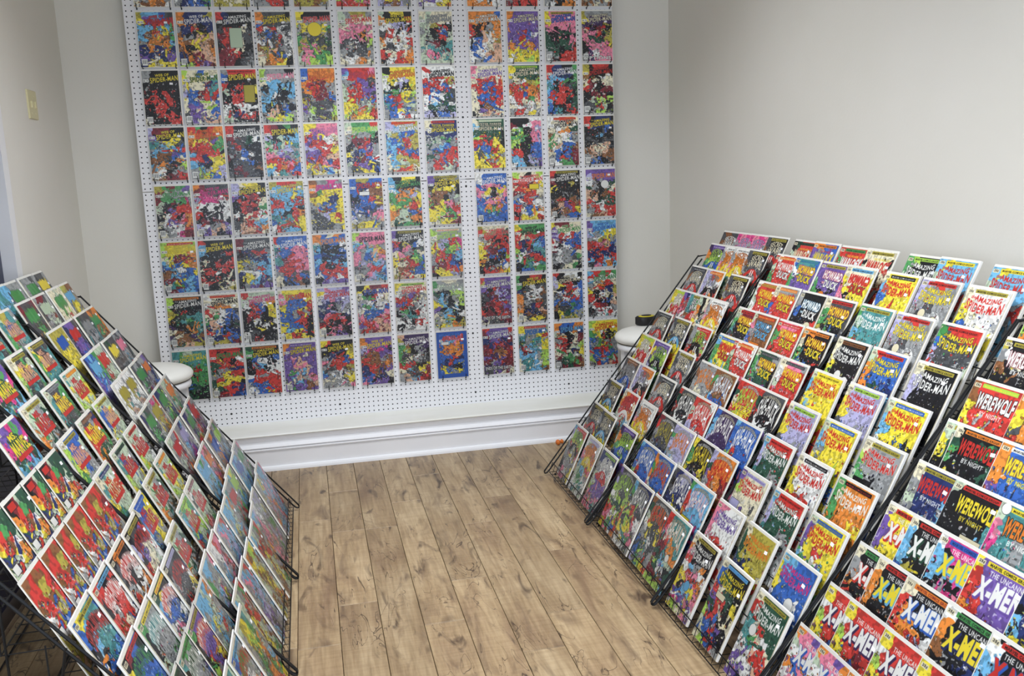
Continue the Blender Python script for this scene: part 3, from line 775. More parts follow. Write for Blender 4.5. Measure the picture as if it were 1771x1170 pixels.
RC = dict(l.split('=', 1) for l in '''s1=S w b - dOOdd/OOsOs/ssssd/ybbbd/Gybyd/ddydd/dOOdd
s2=S a v - PpPPp/sppps/sspss/svvvs/pvpvp/ppppp/ppppp
s3=S r r Yk dkkkk/Oddsd/sdddd/rsssr/yGrdG/yGdbd/yGdsG
s4=S l b vw VvvvV/odddl/gllgb/Bbbvb/vvBBv/vrvrv/rvvrv
s5=S o y wk wwwww/sooow/poooo/yyywy/twkwg/Owlww/wrwtw
s6=S s k ow aaroo/awaww/akwkk/wrBor/rwpbb/wpwbb/ewerb
s7=S c c Yk ddddd/sdsds/ddddd/yyyyy/yovoy/yrrry/yorry
s8=S l k rw serrr/sdrds/skkkl/rrywr/srdrs/swkse/swlwe
s9=S r r ly yymly/ywwwr/wrprw/ywerw/kyyew/yselw/yBlyw
s10=S l k vw vvvvv/yvGGl/vlGkl/akggk/awrcg/waRlg/wawgl
s11=S r r Yk dsssd/dsdds/sdsds/dddss/ddddd/ddddd/ddddd b:.1:.5:.5:.62:o
s12=S r w - morrr/orrrm/erroo/ewecw/cecew/pvoem/vomyw
s13=S w r lB BBBBB/Bwwww/swwsw/errre/evvvv/lvvvv/prspw/prpte
s14=S o y aw weaaw/wooow/poopo/cyyyp/eccry/egews/wegtw/wtewe
s15=S l k rw carrr/alddl/wlykl/srkyr/srwdp/ssews/dwssy/dpwsy/Oppdy q
s16=S r r dw dkddd/Osssd/ssdsd/rsssr/krGrk/sGbGs/dlydl
s17=S r w - vBavB/rspsr/prspr/swsew/pvskR/vskRR/aRvka
s18=S w r Yk tesst/tdgde/Orrws/srrrr/stBts/yyoyy/BBtBB b:.15:.55:.6:.7:o
s19=Z k k - ekmkt/okmpk/fmskm/ymtwk/pmBwp/Rvwkv/ekmRw
s20=S s b Ow dOOOd/dssss/sddss/bbssb/crcrb/fgsgr/fsgse
o1=O m O Gk kGrrr/errrr/mrrrr/Ommmr/rOerO/rOrOr/OrOrr
o2=O y v ok oobvb/vsbvb/vbbvb/ybvyc/vvycb/bvyvb/vbbvy
o3=O w R gk rrrrr/grrrr/errrr/wrrrr/rrwwr/rOrOr/rrrOr
o4=O r m Yk mmmmm/kmmmk/emmmm/mrrmr/errrr/mrmrr/mmrrm
h1=H w r om rwrrw/errrr/grrrr/gRrrp/sRwps/ddsfb/OOssd
h2=H y r tb btttb/wvvvv/gvvvv/gvvvv/gOOvp/sOOpp/gsOpv
h3=H w r Yk vvvvv/vvvvv/gvvvv/gkvkv/Ovvvv/yoovv/vogGv/vggvv c:.42:.5:.13:o
h4=H r r ck mmmmm/ymmmy/pyyyy/pkyyy/kkyyy/wrwwy/kGses/kGegs
h5=H y r Yr wrrrr/errrr/wrrrb/mrrrr/vowrr/lmrrk/dvryk
h6=H y r om mssss/rrrrr/brrrr/rrrrr/prrrr/pwwwr/cpwww/vwwrr
h7=H w c - skkkk/skkkk/bkkkk/kkkkr/kkoow/rroow/roOoo/roooo c:.72:.5:.14:m
h8=H y r rk mdddd/gdddd/gdddd/Ykkkd/mdkbd/mddkk/dydkk/kkdmk c:.16:.5:.1:m c:.75:.62:.1:m
h9=H y r rk eRRRR/gkkkk/tkkkk/dOOkg/vydvB/yvyvp/vyvpv
h10=H c k ry eOOOO/pOOOO/ssOOO/bOOOO/bOowO/roOrO/rrddg/ewddw b:.25:.44:.7:.56:o
h11=H y r rw rpppr/gsrrr/grrrr/rrrrr/GrOOr/eOOOe/wOOwe/wOOOw
h12=H y r ok ookkk/mkkkk/gkkkk/lkkkk/tbbrk/ybbrr/yfkfk/Offff
h13=H r r bw cyyyy/gyyyy/gyyyy/cyyyy/ewcew/wtgwk/wkmwk
h15=H y r ds eGGGs/gsGGk/gGGGk/GGGGk/rrvrr/vbrvP/rvGPd
h16=H y r ds mppps/wrrrr/errrr/prrrr/krrrr/rrcss/yrsds/OdOsd
k1=K o s - ssOss/Osssa/sssss/smmss/swwmw/ecesG/eecgl/sesgs
k2=K w b - OOOOO/gOOOO/OOOOO/cbbbO/orrrb/oyroo/oogoo/ffOoo
k3=K l r - rrrrr/Grrrr/mrrrr/rlyyr/ryyyr/lfrrm/rfyfr/fryrf t:WIZZ:y:.33:.43
k4=K w k - rdddd/Gkkkk/rkkkk/kwkwk/owwvw/okvGG/ylgGv/glrwG
k5=K w r - rrrrw/errrr/rrrrr/arwrr/bbbbr/dwwbr/vcgwb/vgtgd
k6=K w V - bVVVV/cVVVV/cVVVV/aVVVV/VVvVv/Vwsyd/Vwydg/ydddV c:.4:.55:.09:w
k7=K w b - cbbbb/bbbbb/bbbbb/brbbb/lrGbb/ygbpp/wbvpP/mBvPp
k8=K Y d - Rdddd/rdddd/sdddd/sdddd/OBBBY/kbBby/OkbOY/dgdbd
k9=K o a - aaaaa/gaaaa/aaaaa/saaaa/acwww/ccawa/ecwGe/wcesg
k10=K y k - ykkkk/gkkkk/gkkkk/ykkyk/GvvvY/pGwwv/ppwwo/mGfwr
k11=K r o - aoooo/Goooo/vooRR/srooR/wwmRO/kmfmr/bdGGo/mdgGe
k13=K r y - obbbb/gbbbb/obbbb/mbbbb/pyyyr/pGcbw/GGgcb/RGOws
k14=K w B - dBaaB/kBBBB/dBBBB/BBBwB/Bwyys/ykbbb/wkbbd/Oyrbv
k15=K w P - gcccc/rcccc/rcccc/occcc/sPPPc/YysbP/ssbbb/dwbbb b:.12:.48:.5:.58:y
k16=K l d - vdddd/ddddd/adddd/llddl/wwlGl/lGGGy/rrlwr/rpwyG/prgbr/ypgwo
k17=K w d - cdBBB/gdddd/ddddd/drrdd/lllrw/dlypw/yyypd/Owtgp/wwwds
k18=K r y - Odddd/Gdddd/edddd/wydyd/sdddy/sdwdd/bGsds/bgsds/atlyr
k19=K w o - rtttt/rtttt/ptttt/Rroot/RRtoo/GGcet/lGwkG/RROvG/llllc c:.62:.55:.08:w
m1=M w k lk glkkk/gkkkk/ekkkk/gskss/mOsdO/esdOs/gsOds
m2=M r c yk cyccc/ecccc/yrccc/rrcrr/ycccs/crcsc/cscrc
m4=M r o kw myyyy/cyyyy/byyyy/wyyyy/byrby/orrry/yorro
m5=M y d rk asrss/assss/ssdss/sdsws/rrsww/brsws/vrges c:.35:.42:.09:m c:.7:.5:.1:m
m6=M r w Yk mwwww/ywwww/ymwws/bbwww/rbkwy/yrwww/wsfww
m7=M w t Yk gtttt/etttt/ctttt/grttt/tObos/rooyt/bvror
m8=M y k rk gdrrr/bdddd/adddd/rsdse/rdsed/eddde/tddYe c:.12:.07:.08:g
m9=M w k Ok mkkkk/mkkkk/ykkkk/lkkkw/kBkwk/kBkwp/skGkk c:.45:.46:.1:w c:.72:.52:.11:w
m10=M y B rk erbbb/obbbb/obbBb/oBGBB/bGbBc/cbbcc/BcBbc
m11=M w k Yk mkkkk/akkkk/akkkk/akkkk/kkkyk/kykkk/kkykk
m12=M r y yk eyyyy/cyyyy/yyyyy/cyyyy/oorry/yrror/oBrrr
m13=M r a lk maaaa/yaaaa/yaaaa/dassa/bbrsa/Rbrsy/syyyk
m14=M r y bw eyyyy/cyyyy/cyyyy/wyybk/krbbc/yyBbk/ykrrk
m15=M r y bw eyyyy/cyyyy/syyyy/yyyyy/yyrly/Bbrrb/yrbry
m16=M r w Yk mssss/lssss/gssss/ekkss/ssfks/cseBB/bsBvb b:.1:.44:.42:.56:k
m17=M w G rk crrrr/aGGGG/aGGGG/tGGss/ttRRs/wRRRw/RsRRw c:.78:.5:.06:w
m18=M r w kw mwwww/ywwww/ywwww/rrwrw/rwrrw/RwrBw/rwdbr
m19=M w o kr goooo/goooo/goooo/oooyy/kosso/kOsOO/dbOOo
m20=M r m av vmmmm/lmmmm/mmmmm/amvmm/Ommdm/mmmwm/mwcmd b:.05:.4:.35:.5:a
m21=M r y bY eyyyy/vyyyy/vyryy/ggwcy/cwgvy/Rgwwg/yvcwe
m22=M v w - ppwww/pwwww/pwwww/wwrrw/wrrrw/rrkrr/wrbrw
m23=M o Y - mYYYY/GYYYY/GYYYY/BByym/BBorr/Ymrbe/yyrve
m24=M P b - ccbbb/ybbbb/ybbbb/wbbwb/abbwb/bkcbb/kkcsb c:.62:.47:.12:w
m25=M w k Yk mkkkk/okkkk/pkkkk/rcsok/wrpww/yyrro/ykcyp/vbcvp/wPvyw/ylmpv c:.48:.62:.1:c
m26=M y k cb mkkkk/bGkkk/bGGkk/rmGGk/vrrGy/Grrkm/lrbkm/ebrvk/mbBBk/mlbrs b:.2:.36:.5:.43:m
m27=M w G Yk mGGGG/rGGGG/rGGGG/tmrGG/tgmwG/wtrrm/wwfrr/vwwfr/mvwbb/vvBlG c:.28:.4:.1:w
d8=Z k k - yyGlr/lgyrg/orcgr/yGryc/grdyr
f1=F w R Yk Ykkkk/swmkm/Okkmk/kkkkk/ykkkk/yykOk/kyOfO/Okdft
f2=F w k ly Orrrr/Orrrr/yrrrr/yrrrr/syyss/cBvyB/BbycB/BcBOR
f3=F y k - okyko/yokdr/doryd/rrwGk/rRgry/kOrky
f4=F m k Yk ekkkk/yGkGk/kkGOk/ykkkg/Okkkk/kOkgk
f5=F r k ok mkkkk/GkGgG/gkkkG/kkkkG/yGOkk/Bsoss/kscOs/dsOOy
f6=F y O wk obbbb/obbbb/obbbb/vbbbb/rddss/kfdcs/OfwsO
f7=F r B Yk mBBBB/sBBBc/eBBBs/sBBBc/OBfsc/BfBbt/BBOtc
f8=F y k rk ekkkk/kkkkk/kkkkt/kkkkt/kGkkc/Ggrws/GvrwR/gBrpO b:.5:.45:.9:.56:m
f9=F o k yk etttt/ptttt/Ptstt/ptsst/sesbb/teesb/sOOsO c:.12:.05:.08:w
x1=X w r rk myyyy/vyyyy/vyyky/ayyyr/yykyy/lGkyy/eddyr
x2=X w G rk mkkkk/ckkkk/ckkkk/bYkkk/yyyyk/OkOyk/rkYyy
x3=X y c bB wPPPk/ckPPk/ckPkk/ksPpp/kwpkp/pPkBB/ykBBw
x4=X w v yk yvvvv/rvvvv/rrvvv/orvvv/rrPPP/rpPyP/wPfPc
x5=X m B bk BBwww/ktBwk/cBBkB/yyBkk/BmBpR/OwkRB/BwkRB
x6=X w r gk mkkkk/skkkk/okkkk/rkrkk/spRRk/gfkyw/Ofwyk
x7=X y c rk mkkkk/okkkk/okkkk/Okkkk/kksks/kroor/kdsde
x8=X w b oR mkkkk/rkkkk/rokkk/rorww/swsow/bsawv/ypswk/Oydvf
x9=X y B gk wkkkk/okkkk/okkkk/OskBk/yBOss/yOwaw/dOyww/kBBww
x10=X r b rk wkkkk/ckkkk/ckkbb/BkkBb/BBrrk/BkrBk/kBrbB
x11=X w V - yrrrr/wrrrr/lrrrr/yrrRr/ywbOr/byOOr/bcBOr/Obrrw
x12=X w b - opvoy/epppp/wpobv/obpbp/wpbbw/pPPwb/kppwc/wrOkr/Brwww
a1=J y d - sddds/dsssd/ddssd/dsssd/dsdsd
a2=J g d - sssds/sgssd/sssgs/aasda/sdvds
a3=J g d - cssss/assss/ggsss/aygga/awssa
a4=Z k k - tttcc/ctctd/dtdts/sdtds/dtdsd
b1=J c d - lYYOO/sYYYs/Obyys/Yylss/OyOOs/ssOsl
b2=J g d - mmemm/mmmgm/mgmlm/mmmrm/mRRmm/RRRRm/sROsm
b3=J e d - sRRds/dssRs/sseed/ddddd/sdsds/ddsd
b4=J g d - RdddR/ddddd/ddggd/sOyOd/OyYOs/sOOsd
c1=J g d - ooOoo/oOOOo/Ogggo/OoOoO/sooOs/yOsOy
c2=J s d - Gdddd/dsdsG/dssst/dtdtd/tdtGd/Gdtdd
c3=J r d - Bvvvd/dvvvd/BvvvB/sbbbB/sbbbs/vbbvR
c4=J b d - YYYYY/YyyyY/yyyYy/YyyyY/yYyYy/yyYdy/yyddy
d1=J p d - dsdsd/sdssd/dscsd/tscts/srrds/ddssd
d2=J y d - dGddd/dddsd/ddddd/OssOd/ssRss/ddsgs
d3=J r d - eeees/geeee/erees/eegee/eeoye/oryse
d4=J c d - Bbcbg/bbcbg/vbcbG/vavba/svsvs/ssvas
e1=J o d - dssvd/svssB/rvsBs/sOsbb/Bdsss/bsdsd
e2=J g d - dssds/dssvd/sgGds/dsRvs/Brpds/dsdss
e3=J Y d - wwwws/wwssw/wYtww/wwffs/wwvws/wvvyO/ewsfd
g1=J o d - eeoes/seees/tegts/rrtes/srRts/ssRss
g2=J g d - BBgds/BsBls/sggBB/sRRgs/sRrOs/ssOss
g3=J Y d - ssPsr/sPsOs/ysYos/ssOss/OdOOd/sOdsO
g4=J g d - BsGds/dsdds/dggds/sBsss/dGsww/sdeww
i1=J r d - sBrss/sdrOs/sRdss/dsvss/vdsbs/ssbds
i2=J g d - BBsgs/sBsBs/sBgsr/srrYs/sroYs/sYdys
i3=J a d - ssBcs/sBcvs/scvss/svPvs/dsvRv/sdPss
i4=J r d - eessr/sseRs/sesrs/sRsoo/ssbor/dsbRs
j1=J l d - Ossgs/ssdss/sscss/svcts/ssGsk
j2=J b d - sOosB/ssbos/soobs/sOobs/OsbOs
j3=J o d - spOps/apspO/soPso/sOpoO/yOsos
j4=J c d - ccgsc/scsgc/cscsc/sscvs/cssds
k21=J g d - sassp/pssts/sgsgs/spsas/sddRs
k22=J b d - cbccs/cscbc/cccsc/scsdd/dsdsG
k23=J l d - scyls/sslss/scscs/sacsd/cssGd
k24=J r d - tssst/stsgs/srsrg/sgssd/ssgsd
l1=Z k k - acccp/apcca/pacpa/acpac/ccacr/srccs
l2=Z k k - seyes/Yscpc/asoac/sparo/osscp/accas
l3=Z k k - sasas/gseYs/ssass/sasgs/sepas/sgass
l4=Z k k - ccaws/espsw/sppes/opsfp/yepps/sasps
v1=V f R - eYYts/tbbsg/glsst/gstst/rrsss/sYtcr/ltyOt
v2=V f R Yk ydddd/gyddt/gydtt/gtttt/ttttG/srrrt/eGffO/tOffG
v3=V f R Yk mddgd/yydye/lddtt/gdtdg/ddtse/deyer/gdOgd/ddgds
v4=V y G - vvPgv/PGGGP/GGPGG/ctccc/rRRse/ylyeg/oroya
v5=V r R oy teeee/yeeel/eylly/leyee/eeyyv/eYeeY/ecseG/gyogr
v6=V y r sd edddg/tddgg/tdddg/tdddG/ddddG/Gssyt/rOyds/Ogytr
v7=V r R Yk messe/egesG/ogssG/osGsk/obtOs/ybesm/yOsOr
v8=V f o Yk leeee/bbbye/bysse/eysee/leeee/essrs/cbddG/gdsdr
v9=V y r Os eddsB/yrdyr/roGGg/oGGGk/ppGGe/Ossps/BsdBv
v10=V f r Yk wbbbb/lbbbe/lybbs/gybss/gsssw/ebsse/sddds/srddR
v11=V r R rk eeeew/reewe/leeek/lyeww/yGwwt/glytw/gOyws
v12=V r R Gk eseee/tbees/leesB/yeeey/Ybbrs/gtwyg/GOfOt
v13=V r y Bw mteee/teewr/yeeee/gteee/dryrg/gerle/OyeGr
v16=V r b bw mbbby/bbyyy/cbyyy/bsyys/cbssd/bBdds/osddd
v17=V r R Rw weeee/deeee/eeeee/leeek/srRgs/egssy/ssgRs
v18=V r t lk tgllg/celyt/tleel/rbeet/rtbbs/Rrsrs/tsbst
w1=Z k k - cceco/scces/syers/ecsec/sPsce/RsRsv
w2=Z k k - acsrs/spcac/scacs/vaasc/sdvsd/cvssa
w3=Z k k - wwrps/swpRs/scsrs/srpsd/ssrps/ssdrs
w4=Z k k - sccsp/gsssc/scpse/sayss/pGssY/sccps
w5=Z k k - cesgr/rRrsO/eyrrs/syesO/sOyea/OsegO
w6=Z k k - oOlyc/yyeOs/eOyes/esYOs/Osoye/yeOso
n1=Z k k - kReGG/orgGG/yrOwe/GByor/erwBe/seBoy/gesYy/BBOyg b:.08:.03:.34:.1:r b:.06:.42:.24:.5:w
n2=Z k k - OrOrO/rrYrR/OrOrr/srYbr/YwbOs/YYsbd/fYkwb/YfdkY b:.06:.5:.22:.6:w
u1=U r k Yk kddkk/abkvr/kvmmw/rmmew/rrrss/OywOs/eskOe
u2=U w r ok kokkk/drkkk/krkww/swkwo/rroco/ylcrs/sYsBv/vsrBO
u3=U w r ck rrkkr/krrrk/kwrrk/rsrrw/rOmbk/OrmwB/yroyR/RkrmO
u4=U r k Yk byttb/bcstk/kcttt/wkttb/obbcb/rmwOc/ocwyr/cBmyr
u5=U r d as kddkk/sdddB/ddddw/drdwy/wOryr/tygBr/eRwtb
u6=U w r yr Gkkkk/cybbb/bbbbk/wpbww/gwwbs/lbRws/osbkw/rrbek
u7=U w t yk gssss/kssss/kssss/eswsg/rgobP/lrGsR/oGrcr
u8=U g B rk kRbbk/ykbbB/kbbbb/ybggb/crbbb/rbyyy/brrOb/Bckrk
u9=U r w Yk gvvvv/kvvvl/kvvvv/lrvyo/gsvoy/veBvk/Gtrkv
u10=U w G gk tsggs/ksssk/ksssv/scssb/ygwbB/Rtrwk/brBgr
u11=U y r Gk tttGd/ktsyl/kssyl/dsyyy/vgyvs/pdOvs/seBss
u12=Z k k - eYyte/sylge/sgyos/tgsrc/gOogo/sGrpy
u13=U r g ck bcsss/swseo/ewwss/oyoes/ssrgc/oesgr'''.split('\n'))

specs, index = [], {}
def tile_of(spec):
    if spec not in index:
        index[spec] = len(specs)
        specs.append(spec)
    return index[spec]

# where every comic sits: wall grid, then tiers of each rack (y of the far edge, cover)
COLX = [-8.3, -1.15, 6.0, 13.3, 21.0, 29.0, 37.0, 45.0, 55.0, 62.95, 71.0, 78.9]
ROWZ = [92.3, 81.35, 70.7, 60.1, 49.0, 38.1, 27.2, 16.2]
TX = [7.0 + 3.31 * i for i in range(10)]
TZ = [10.2 + 4.03 * i for i in range(9)] + [44.5]
RACKS = {
 'A': (1, -30.2, -56.2, {0: '-31.8 s15 -40 s14 -48.3 s13', 1: '-32.3 s3 -38.6 s7 -48.2 s4', 2: '-31.9 s7 -40.6 s12 -48.7 s5', 3: '-32.2 s20 -39.4 s6 -48.8 s16',
      4: '-31.6 s9 -38.7 s10 -48.9 s11', 5: '-31.4 s16 -39.6 s7 -48.2 s8', 6: '-30.9 s9 -35.9 s17 -39.1 s18 -43.4 s19 -47.6 s5', 7: '-31.9 s16 -38.9 s6 -48.1 s3',
      8: '-32.4 s4 -38.8 s5 -43 s5 -48.8 s3', 9: '-30.8 s1 -37.3 s2 -42.3 s2 -48.9 s3'}),
 'B': (1, -57.0, -85.85, {0: '-57.6 k16 -64.9 k17 -71.8 k18 -78.6 k19', 1: '-58.2 k7 -65.2 k13 -72.1 k14 -78.5 k15', 2: '-57.7 k8 -64.6 k9 -71.4 k10 -78.2 k11',
      3: '-58.1 k4 -64.7 k5 -71.6 k6 -78.5 k7', 4: '-58.1 k1 -64.6 k2 -72.0 k3 -78.7 k4', 5: '-57.8 h13 -64 h1 -70.9 h15 -77.9 h16',
      6: '-57.7 h9 -64 h10 -70.8 h11 -78.1 h12', 7: '-58 h5 -64.4 h6 -71.1 h7 -78.1 h8', 8: '-57.6 h1 -64.4 h2 -71.1 h3 -78 h4', 9: '-57.4 o1 -63.9 o2 -70.7 o3 -77.6 o4'}),
 'C': (1, -86.1, -111.0, {0: '-86.6 m25 -95.2 m26 -103.9 m27', 1: '-86.5 m22 -94.8 m23 -103.7 m24', 2: '-86.7 m20 -95.2 m17 -103.6 m21', 3: '-86.6 m17 -95 m18 -103.6 m19',
      4: '-86.5 m13 -95 m15 -103.4 m16', 5: '-86.5 m12 -94.6 m13 -102.6 m14', 6: '-86.5 m9 -94 m10 -102.6 m11', 7: '-86.5 m7 -94 m5 -102.1 m8',
      8: '-86.5 m4 -93.9 m5 -102 m6', 9: '-86.5 m1 -93.2 m2 -101.8 m2'}),
 'D': (1, -111.3, -139.2, {0: '-112 x12 -116.2 x12 -121.5 x12 -126.5 x12', 1: '-112 x11 -115.9 x11 -121.9 x11 -127.4 x11 -132 x11', 2: '-112 x6 -115.7 x7 -120.3 x8 -126.2 x9 -131.8 x10',
      3: '-112 x1 -116 x2 -120.5 x3 -125.6 x4 -131.6 x5', 4: '-112 f7 -118.1 f8 -124.6 f9', 5: '-111.7 f4 -113.5 f5 -119.9 f6', 6: '-111.8 f2 -118.7 f3', 7: '-111.8 f1', 8: '-111.8 d8'}),
 'L': (-1, -34.0, -63.3, {0: '-35.4 l1 -42.3 l2 -49.2 l3 -56.1 l4', 1: '-35.3 k21 -42.2 k22 -49.1 k23 -56 k24', 2: '-35 j1 -42 j2 -48.9 j3 -55.8 j4', 3: '-34.6 i1 -41.6 i2 -48.5 i3 -55.6 i4',
      4: '-34.9 g1 -41.9 g2 -49 g3 -55.9 g4', 5: '-34.6 e1 -41 e2 -47.6 e3 -54.4 e3', 6: '-34.6 d1 -41.3 d2 -47.6 d3 -54.3 d4', 7: '-34.6 c1 -41.2 c2 -48.2 c3 -55.2 c4',
      8: '-34.9 b1 -41.7 b2 -48.5 b3 -55.7 b4', 9: '-35.6 a1 -42.4 a2 -49.2 a3 -55.8 a4'}),
 'M': (-1, -63.7, -90.1, {0: '-64.3 w5 -70.6 w6 -76.6 w2 -82.8 w5', 1: '-64.5 w1 -70.7 w2 -76.7 w3 -82.8 w4', 2: '-65.7 v17 -73.2 v18 -82.8 v7', 3: '-65.5 v5 -74 v7 -82.7 v16', 4: '-65.2 v11 -73.8 v12 -82.8 v13',
      5: '-64.6 v8 -73.3 v9 -82 v10', 6: '-64.4 v5 -73.1 v6 -81.8 v7', 7: '-65 v2 -73.3 v3 -82 v4', 8: '-64.8 v1 -73.3 v3'}),
 'N': (-1, -90.4, -117.0, {0: '-91 u12 -97 u13 -103 u12 -109.4 u13', 1: '-91 w1 -97 u9 -102.7 u10 -109.2 u11', 2: '-91 u5 -97 u6 -103 u7 -109.2 u8', 3: '-91 u1 -97.2 u2 -103.2 u3 -109.4 u4',
      4: '-90.8 n2 -95.9 n2 -99.4 n2 -103.8 n2 -109.2 n2', 5: '-90.9 n1 -95.6 n1 -101.1 n1 -106.5 n1', 6: '-90.9 v4'}),
}

wall_tiles = [tile_of(s) for s in WALL]
for k in RC:
    tile_of(RC[k])
NROW = (len(specs) + NCOL - 1) // NCOL
AW, AH = NCOL * TW, NROW * TH
buf = np.ones((AH, AW, 4), np.float32)
for i, s in enumerate(specs):
    im = np.clip(cover_image(s, 1000 + i), 0, 1)
    r, c = divmod(i, NCOL)
    buf[AH - (r + 1) * TH:AH - r * TH, c * TW:(c + 1) * TW, :3] = im[::-1]
atlas = bpy.data.images.new('printed_covers', AW, AH)
atlas.pixels.foreach_set(buf.ravel())
atlas.update()
atlas.pack()
del buf

M_cover = new_mat('printed_cover', (0.8, 0.8, 0.8), 0.45, 0.4)
_N, _L, _B = nodes(M_cover)
_t = _N.new('ShaderNodeTexImage')
_t.image = atlas
_t.interpolation = 'Cubic'
_t.extension = 'EXTEND'
_L.new(_t.outputs[0], _B.inputs['Base Color'])
M_page = new_mat('newsprint_page_edge', hexc('e2d8c0'), 0.8, 0.2)

_cm = {}
def th_of(t):
    return 0.05 if t < 0.05 else 0.1

def comic_mesh(tile, t):
    """stapled comic, its front printed, pages showing at the edges; lies on a backing board of thickness t"""
    key = (tile, t)
    if key in _cm:
        return _cm[key]
    x, y0, y1, th = 3.28, 0.1, 10.08, th_of(t)
    me = MB().box((-x, y0, t), (x, y1, t + th)).mesh('comic_book', M_cover)
    me.materials.append(M_page)
    uv = me.uv_layers.new(name='cover')
    r, c = divmod(tile, NCOL)
    ux0, ux1 = (c * TW + 1.5) / AW, ((c + 1) * TW - 1.5) / AW
    uy0, uy1 = (AH - (r + 1) * TH + 1.5) / AH, (AH - r * TH - 1.5) / AH
    for p in me.polygons:
        if p.normal.z > 0.9:
            p.material_index = 0
            for li in p.loop_indices:
                co = me.vertices[me.loops[li].vertex_index].co
                uv.data[li].uv = (ux1 if co.x > 0 else ux0, uy1 if co.y > 5 * S else uy0)
        else:
            p.material_index = 1
    _cm[key] = me
    return me

def board_mesh(t):
    return MB().cbox((-3.44, 0, 0), (3.44, 10.42, t), 0.02).mesh('backing_board', M_white_board)
def sleeve_mesh(t):
    n, m = 5, 8
    vs, fs = [], []
    for j in range(m + 1):
        for i in range(n + 1):
            x, y = -3.46 + 6.92 * i / n, -0.02 + 10.52 * j / m
            z = t + th_of(t) + 0.01 + 0.018 * math.sin(math.pi * i / n) * math.sin(math.pi * j / m)
            vs.append((x, y, z))
    for j in range(m):
        for i in range(n):
            a = j * (n + 1) + i
            fs.append((a, a + 1, a + n + 2, a + n + 1))
    return MB().add(vs, fs).mesh('plastic_sleeve', M_sleeve, True)
def sticker_mesh():
    return MB().box((-0.3, -0.19, 0), (0.3, 0.19, 0.015)).mesh('price_sticker', M_sticker)
BOARD = {t: board_mesh(t) for t in (0.03, 0.06, 0.14, 0.3)}
SLEEVE = {t: sleeve_mesh(t) for t in (0.03, 0.06, 0.14, 0.3)}
STICK = sticker_mesh()
ORD = ['first', 'second', 'third', 'fourth', 'fifth', 'sixth', 'seventh', 'eighth', 'ninth', 'tenth', 'eleventh', 'twelfth']
rs = random.Random(11)

def cover_words(spec):
    f = spec.split(' ')
    g = f[4].replace('/', '')
    cnt = {}
    for ch in g[5:]:
        n = NAMEC[ch]
        cnt[n] = cnt.get(n, 0) + 1
    top = sorted(cnt, key=lambda k: (-cnt[k], k))[:2]
    return (None if f[0] in 'Z' or spec in WALL[:12] else NAMEC[f[1]]), top

def place_comic(spec, M, t, label, group, sticker=True):
    tile = tile_of(spec)
    o = bpy.data.objects.new('comic_book', comic_mesh(tile, t))
    COL.objects.link(o)
    o.matrix_world = M
    tag(o, label, 'comic book', group)
    obj('backing_board', BOARD[t], o)
    obj('plastic_sleeve', SLEEVE[t], o)
    if sticker:
        s = obj('price_sticker', STICK, o, (rs.choice((1.9, 2.3, 2.5)), rs.uniform(7.6, 8.9), t + th_of(t) + 0.045))
        s.rotation_euler.z = rs.uniform(-0.15, 0.15)
    return o

def fit(text, tail):
    full = f'{text}, {tail}'
    if len(full.split()) > 16 and ' and ' in text:
        a_, b_ = text.rsplit(' and ', 1)
        full = f'{a_} cover, {tail}'
    return full

def words_for(spec):
    tc, top = cover_words(spec)
    head = f'comic, {tc} title on ' if tc else 'comic with '
    return head + f'{top[0]} and {top[-1]} cover'

hook_bm = MB().tube([(0, 0, -0.09), (0, -0.58, -0.09), (0, -0.68, 0.0), (0, -0.68, 0.75)], 0.075, 6).box((-0.12, -0.04, -0.4), (0.12, 0.0, -0.02))
HOOK = hook_bm.mesh('peg_hook', M_hook)
for r in range(8):
    for c in range(12):
        spec = WALL[r * 12 + c]
        x = COLX[c] + 3.25 + rs.uniform(-0.08, 0.08)
        z = ROWZ[r] - 10.05 + 7.48
        tilt = rs.uniform(0.015, 0.03)
        up = Vector((0, math.sin(tilt), math.cos(tilt)))
        ri = Vector((1, 0, rs.uniform(-0.006, 0.006)))
        nn = ri.cross(up)
        M = Matrix(((ri.x, up.x, nn.x, x * S), (ri.y, up.y, nn.y, -0.34 * S), (ri.z, up.z, nn.z, z * S), (0, 0, 0, 1)))
        place_comic(spec, M, 0.06, fit(words_for(spec), f'{ORD[c]} in row {ORD[r]} of pegboard'), 'comics on the pegboard', rs.random() < 0.7)
        for sx, nm in ((-2.55, 'left'), (2.6, 'right')):
            h = bpy.data.objects.new('peg_hook', HOOK)
            COL.objects.link(h)
            h.location = Vector((round(x + sx), -0.02, z)) * S
            tag(h, f'black peg hook at lower {nm} of {ORD[c]} comic in pegboard row {ORD[r]}', 'hook', 'black hooks on the pegboard')

